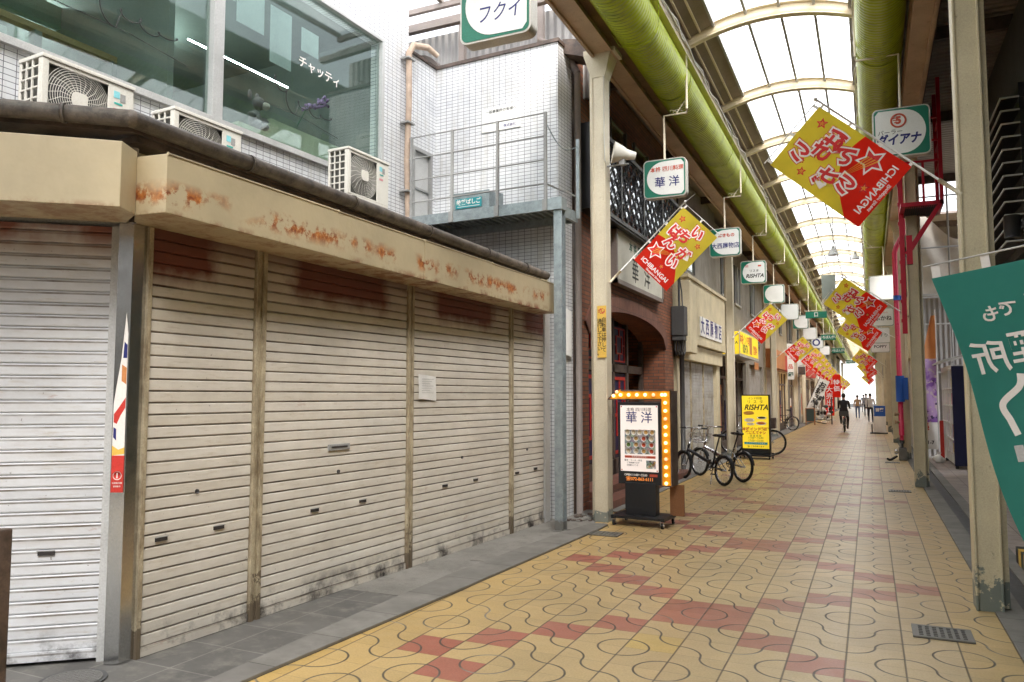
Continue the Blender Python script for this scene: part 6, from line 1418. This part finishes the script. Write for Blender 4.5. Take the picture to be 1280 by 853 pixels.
# purple nobori banner
nb = thing('purple_banner', (1.3, 22.3, 0), 'tall purple pictorial banner with a red character at its foot, right of the second column', 'banner')
def nbf(a, b): w_ = .46 * (1 - .85 * max(0, b - .45) / .55) + .02; return (1.52 - w_ * (1 - a) + .03 * b, 22.3 + .05 * math.sin(a * 5 + b * 7), .25 + 3.4 * b)
g_ = MB(); g_.grid(nbf, 8, 40); g_.grid(lambda a, b: (nbf(1 - a, b)[0], nbf(1 - a, b)[1] + .006, nbf(a, b)[2]), 8, 40)
for i, p_c in enumerate(g_.f):
    z = sum(g_.v[k].z for k in p_c) / 4; g_.mi[i] = 1 if z < .95 else (2 if z > 2.55 else 0)
g_.build('cloth', ['artpurple', 'white', 'orange'], nb)
t = MB(CAMF(1.27, 22.22, .7)); text(t, '集', .22, Tr(-.05, .12, 0), 0, off=.008); text(t, '-831-7', .12, Tr(0, -.28, 0), 1, off=.004); text(t, 'ICHIBAN', .05, Tr(0, -.08, 0), 1) if False else None; t.build('lettering', ['inkred', 'inkblack'], nb)
MB().tube([(1.57, 22.3, 0), (1.55, 22.3, 3.8)], .015, 8).box(1.35, 1.75, 22.1, 22.5, 0, .05).build('pole', 'pole', nb)
# display vending cabinet: navy side, white shelved front
vm = thing('vending_machine', (1.85, 19.6, 0), 'navy sided display vending machine with white shelves and colourful posters', 'vending machine')
MB().box(1.62, 2.08, 19.3, 19.36, .08, 2.25).build('side_panel', 'navy', vm, bevel=.01)
MB().box(1.62, 2.08, 19.362, 22.0, 2.18, 2.28).box(1.66, 2.08, 19.362, 22.0, .08, .3).box(2.0, 2.08, 19.362, 22, .3, 2.18).box(1.62, 2.08, 21.95, 22.0, .08, 2.18).build('cabinet', 'white', vm)
sh_ = MB()
for z in (.62, .98, 1.36, 1.75): sh_.box(1.62, 2.0, 19.37, 21.94, z, z + .03)
for y in (19.9, 20.5, 21.1, 21.6): sh_.box(1.61, 1.65, y, y + .04, .3, 2.18)
for z in (1.0, 1.2): sh_.tube([(1.6, 19.34, z), (1.55, 19.34, z)], .01, 6)
sh_.box(1.58, 1.62, 19.33, 19.37, 1.0, 1.3); sh_.build('shelf_frame', 'white', vm)
gd = MB(); rnd = random.Random(9)
for z in (.32, .66, 1.02, 1.40, 1.79):
    for k in range(10): y = 19.45 + k * .25; gd.box(1.68, 1.9, y, y + .17, z, z + rnd.uniform(.16, .27), rnd.randrange(4))
gd.build('goods', [mat('poster_lilac', (.45, .3, .55)), mat('poster_pink', (.65, .3, .4)), 'paper', mat('poster_yellow', (.6, .5, .15))], vm)
MB().box(1.64, 1.7, 19.4, 19.46, 0, .08).box(2.0, 2.06, 19.4, 19.46, 0, .08).box(1.64, 1.7, 21.8, 21.86, 0, .08).build('feet', 'darkgrey', vm)
aw = MB(); aw.prism([(1.45, 19.9), (2.3, 19.9), (2.3, 22.3), (1.45, 22.3)], [2.36, 2.6, 2.6, 2.36], [2.4, 2.64, 2.64, 2.4]).build('awning', 'lgrey', vm)
MB().box(1.5, 1.58, 21.3, 21.36, 0, 1.0).build('red_post', 'redsign', None, loc=(1.54, 21.33, 0), label='short red post in front of the display cabinet', cat='post')
MB().sphere((1.42, 21.0, .1), (.11, .1, .1)).sphere((1.5, 21.1, .07), (.08, .08, .07)).tube([(1.42, 21.0, .18), (1.44, 21.0, .26)], [.03, .05], 8).build('plastic_bag', 'white', None, loc=(1.42, 21, 0), label='knotted white plastic bag lying at the red post', cat='bag')

# teal smoking area banner, seen from behind
tbn = thing('teal_banner', (.93, 3.6, 0), 'teal smoking area banner in the right foreground, seen from behind with mirrored white letters', 'banner')
YB = 3.6; topL = Vector((.245, YB, 2.085)); xr = Vector((.975, 0, .165)).normalized(); ydn = Vector((.0, 0, 1))
W_, H_ = .62, 1.75
def tb_pt(a, b, dz=0):
    """a 0..1 along the rod, b 0..1 downwards"""
    p = topL + xr * (W_ * a); sway = .50 * b ** 1.1 + .02 * math.sin(b * 9)
    w_ = 1 - .35 * b
    q = Vector((p.x + sway * (1 - .0 * a) - (W_ * a * (1 - w_)) , YB + .03 * math.sin(a * 7 + b * 3) * (b + .15) + .035 * math.sin(b * 5 + a * 3) * b + dz, p.z - H_ * b * .97 - .02 * a * b)); return q
cl = MB(); cl.grid(lambda a, b: tb_pt(a, b), 24, 60); cl.grid(lambda a, b: tb_pt(1 - a, b, .003), 24, 60)
cl.build('cloth', 'teal', tbn)
for a in (.03, .32, .63, .97):
    tl_ = MB()
    tl_.grid(lambda u, v, a=a: tuple(tb_pt(a - .025 + .05 * u, 0) + Vector((-.004, 0, .045)) * (v * 1.15) + Vector((0, -.002 + (.004 if v > .99 else 0), 0))), 2, 3)
    tl_.grid(lambda u, v, a=a: tuple(tb_pt(a + .025 - .05 * u, 0) + Vector((-.004, .006, .045)) * (v * 1.15)), 2, 3)
    tl_.build('loop', 'flagwhite', tbn)
lt_ = MB()
def ttext(s, size, u, v, off=.0, mirrored=True):
    vs, fs = textmesh(s, size, off, .0012)
    # subdivide long edges by nothing: map each vertex on the cloth
    out_ = []
    for p in vs:
        a = (u - p.x) / W_ ; b = (v - p.y) / H_; q = tb_pt(a, b); out_.append(tuple(q + Vector((0, -.0035 + p.z, 0))))
    lt_.add(out_, fs)
ttext('誰', .085, .325, .165, .0014); ttext('で', .07, .22, .18, .0014); ttext('も', .07, .15, .19, .0014)
ttext('煙', .14, .245, .345, .0022); ttext('所', .14, .10, .365, .0022); ttext('喫', .14, .39, .33, .0022)
def curve_on(pts, w_, m=0):
    vs = []; fs = []
    for i, (x, y) in enumerate(pts):
        d = Vector((pts[min(i + 1, len(pts) - 1)][0] - pts[max(i - 1, 0)][0], pts[min(i + 1, len(pts) - 1)][1] - pts[max(i - 1, 0)][1])).normalized(); n_ = Vector((-d.y, d.x)) * w_ / 2
        for s in (1, -1):
            for dz in (-.0035, -.0025): vs.append(tuple(tb_pt((x + n_.x * s) / W_, (y + n_.y * s) / H_) + Vector((0, dz, 0))))
    for i in range(len(pts) - 1):
        o = i * 4; fs += [(o, o + 2, o + 6, o + 4), (o + 1, o + 5, o + 7, o + 3), (o, o + 4, o + 5, o + 1), (o + 2, o + 3, o + 7, o + 6)]
    lt_.add(vs, fs, m)
def sm(pts, n=14):
    out_ = []
    for i in range(len(pts) - 1):
        p0 = pts[max(i - 1, 0)]; p1 = pts[i]; p2 = pts[i + 1]; p3 = pts[min(i + 2, len(pts) - 1)]
        for k in range(n):
            t = k / n; out_.append(tuple(.5 * ((2 * p1[j]) + (-p0[j] + p2[j]) * t + (2 * p0[j] - 5 * p1[j] + 4 * p2[j] - p3[j]) * t * t + (-p0[j] + 3 * p1[j] - 3 * p2[j] + p3[j]) * t ** 3) for j in (0, 1)))
    return out_ + [pts[-1]]
curve_on(sm([(.19, .44), (.175, .49), (.10, .55), (.115, .62), (.13, .68)]), .026); curve_on(sm([(.29, .46), (.275, .52), (.20, .565), (.205, .63), (.19, .68)]), .014)
curve_on([(.12, .72), (.12, .785)], .035, 1); curve_on([(.17, .715), (.17, .78)], .032, 2); curve_on([(.36, .74), (.215, .745)], .05, 0) if False else curve_on([(.20, .75), (.5, .74)], .06, 0)
lt_.build('lettering', ['flagwhite', 'lgrey', 'flagred'], tbn)
MB().tube([tuple(topL + xr * -.03 + Vector((0, 0, .055))), tuple(topL + xr * .74 + Vector((0, 0, .055)))], .004, 6).tube([tuple(topL + xr * .7 + Vector((0, 0, .055))), (1.0, YB, 0.05)], .013, 8).build('pole', 'pole', tbn)
MB().box(.8, 1.2, YB - .2, YB + .2, 0.01, .07).build('base', 'lgrey', tbn, bevel=.02)
bs2 = thing('striped_barrier', (1.55, 8.4, 0), 'low black and yellow striped kerb block behind the foreground column', 'barrier')
b_ = MB(); 
for k in range(6): b_.prism([(1.22 + .0, 8.0 + .14 * k), (1.5, 8.0 + .14 * k), (1.5, 8.139 + .14 * k), (1.22, 8.139 + .14 * k)], .01, .16, k % 2)
b_.build('block', ['yellow', 'black'], bs2)

# ------------------------------------------------------------------ floor fittings
def grate(x0, x1, y0, y1, z, label, nx=7, ny=6, frame=.03):
    r = thing('drain_grate', ((x0 + x1) / 2, (y0 + y1) / 2, z), label, 'drain grate', 'slotted drain grates set in the arcade floor')
    f_ = MB(); f_.box(x0 - frame, x1 + frame, y0 - frame, y1 + frame, z, z + .003, 1); f_.box(x0, x1, y0, y1, z + .003, z + .006, 1)
    for k in range(nx + 1): x = x0 + (x1 - x0) * k / nx; f_.box(x - .009, x + .009, y0, y1, z + .0065, z + .011)
    for k in range(ny + 1): y = y0 + (y1 - y0) * k / ny; f_.box(x0, x1, y - .007, y + .007, z + .0065, z + .010)
    f_.box(x0 - frame, x0, y0 - frame, y1 + frame, z + .0035, z + .012).box(x1, x1 + frame, y0 - frame, y1 + frame, z + .0035, z + .012).box(x0, x1, y0 - frame, y0, z + .0035, z + .012).box(x0, x1, y1, y1 + frame, z + .0035, z + .012)
    f_.build('grid', ['steel', 'black'], r)
grate(.24, .54, 5.9, 6.14, .001, 'slotted steel drain grate in the right foreground floor')
grate(.26, .54, 14.45, 14.66, .001, 'slotted drain grate by the second right column'); grate(.3, .56, 20.6, 20.8, .001, 'far slotted drain grate near the red standpipe')
grate(-3.05, -2.68, 8.55, 8.75, .001, 'dark drain grate in front of the lit menu board')
mh = thing('manhole_cover', (-4.1, 3.02, .008), 'round iron manhole cover at the foot of the steel pillar', 'manhole')
T = Tr(-4.1, 2.98, .009); mb = MB(T); mb.tube([(0, 0, 0), (0, 0, .006)], .175, 36, smooth=False).build('rim', 'darkgrey', mh)
mb = MB(T); mb.tube([(0, 0, .006), (0, 0, .01)], .15, 36, smooth=False)
for k in range(-5, 6):
    w_ = math.sqrt(max(0, .14 ** 2 - (k * .026) ** 2)); mb.box(k * .026 - .004, k * .026 + .004, -w_, w_, .0105, .013).box(-w_, w_, k * .026 - .004, k * .026 + .004, .0105, .0125)
mb.build('cover', mat('iron_cover', (.2, .195, .185), .6, metal=.3), mh)
MB().prism([(-3.56, 6.7), (-3.28, 6.74), (-3.3, 7.02), (-3.57, 6.98)], .009, .012).build('cover_plate', 'conlight', None, loc=(-3.42, 6.85, .009), label='small pale cover plate let into the grey shop apron', cat='cover plate')
MB().box(-3.61, -3.55, 2.20, 2.26, 0, 1.0).build('bollard', 'brown', None, bevel=.01, loc=(-3.58, 2.23, 0), label='brown post at the left edge beside the pale canted shutter', cat='post')
# rubble and litter in the gap beside the brick front
rb = MB(); rnd = random.Random(6)
for k in range(60):
    s = rnd.uniform(.01, .045); x = rnd.uniform(-3.62, -3.22); y = rnd.uniform(9.3, 9.95)
    rb.sphere((x, y, s * .4), (s, s * rnd.uniform(.6, 1.2), s * .6), rnd.randrange(3), 5, 4)
rb.build('rubble', ['gutter', 'concrete', 'brown'], None, loc=(-3.45, 9.6, 0), kind='stuff')

# ------------------------------------------------------------------ glazed lean-to roof over the tiled building
lr_ = thing('side_roof', (-4.6, 7.5, 6.5), 'dark framed glazed side roof above the white tiled wall', 'roof')
f_ = MB(); 
f_.box(-8.6, -3.25, 10.0, 10.1, 7.35, 7.45).box(-8.6, -3.25, 9.6, 9.7, 7.1, 7.18)
for y in (5.1, 7.4, 10.0): f_.box(-8.6, -3.25, y, y + .07, 7.62, 7.7)
for x in (-7.2, -5.9, -4.6, -3.3): f_.box(x, x + .06, -1, 10.05, 7.7, 7.76)
for x in (-5.55, -4.25): f_.box(x, x + .09, 10.0, 10.09, 6.0, 7.4)
f_.build('frame', 'brownlight', lr_)
wl = MB(); wl.box(-8.6, -3.26, 10.3, 10.36, 5.9, 7.34); wl.build('back_sheet', 'fence', lr_)
g_ = MB(); g_.tube([(-6.1, 9.7, 6.35), (-6.1, 10.28, 6.35)], .42, 20).build('vent_drum', 'brownlight', lr_)
g_ = MB(); g_.prism([(-3.7, 9.6), (-3.25, 9.6), (-3.25, 9.95), (-3.7, 9.95)], [6.3, 6.15, 6.15, 6.3], [6.5, 6.42, 6.42, 6.5]).build('flashing', 'brown', lr_)

gs = MB()
for k in range(4): gs.box(-8.6 + k * 1.33, -8.6 + k * 1.33 + 1.3, -1, 10.0, 7.765, 7.775)
gs.build('roof_sheet', 'roofglass', lr_)
# dark side soffits between the arcade and the shops
for x0, x1, y0, y1, lab in ((-8.0, -3.24, 10.4, 118, 'dark flat roof between the left girder and the shops'), (.87, 6.5, 24.0, 118, 'dark flat roof between the right girder and the far shops')):
    r = thing('side_canopy', ((x0 + x1) / 2, y0, 6.62), lab, 'canopy'); MB().box(x0, x1, y0, y1, 6.62, 6.68).build('ceiling_sheet', 'brownlight', r)
    mb = MB()
    for k in range(int((y1 - y0) / 4)): mb.box(x0, x1, y0 + 1 + k * 4, y0 + 1.1 + k * 4, 6.45, 6.619)
    mb.build('beams', 'brown', r)
cs = thing('added_rear_building', (-4, -14, 0), 'plain unseen building added behind the viewpoint to darken reflections', 'building')
MB().box(-22, 12, -17, -13, 0, 8).build('wall', 'render', cs); mb = MB()  # unseen block, added to give the steel and glass something dark to mirror
for k in range(11): mb.box(-21 + 3 * k, -19.2 + 3 * k, -12.998, -12.95, 4.2, 5.8); mb.box(-21 + 3 * k, -18.6 + 3 * k, -12.998, -12.95, .1, 2.6)
mb.build('windows', 'darkgrey', cs)
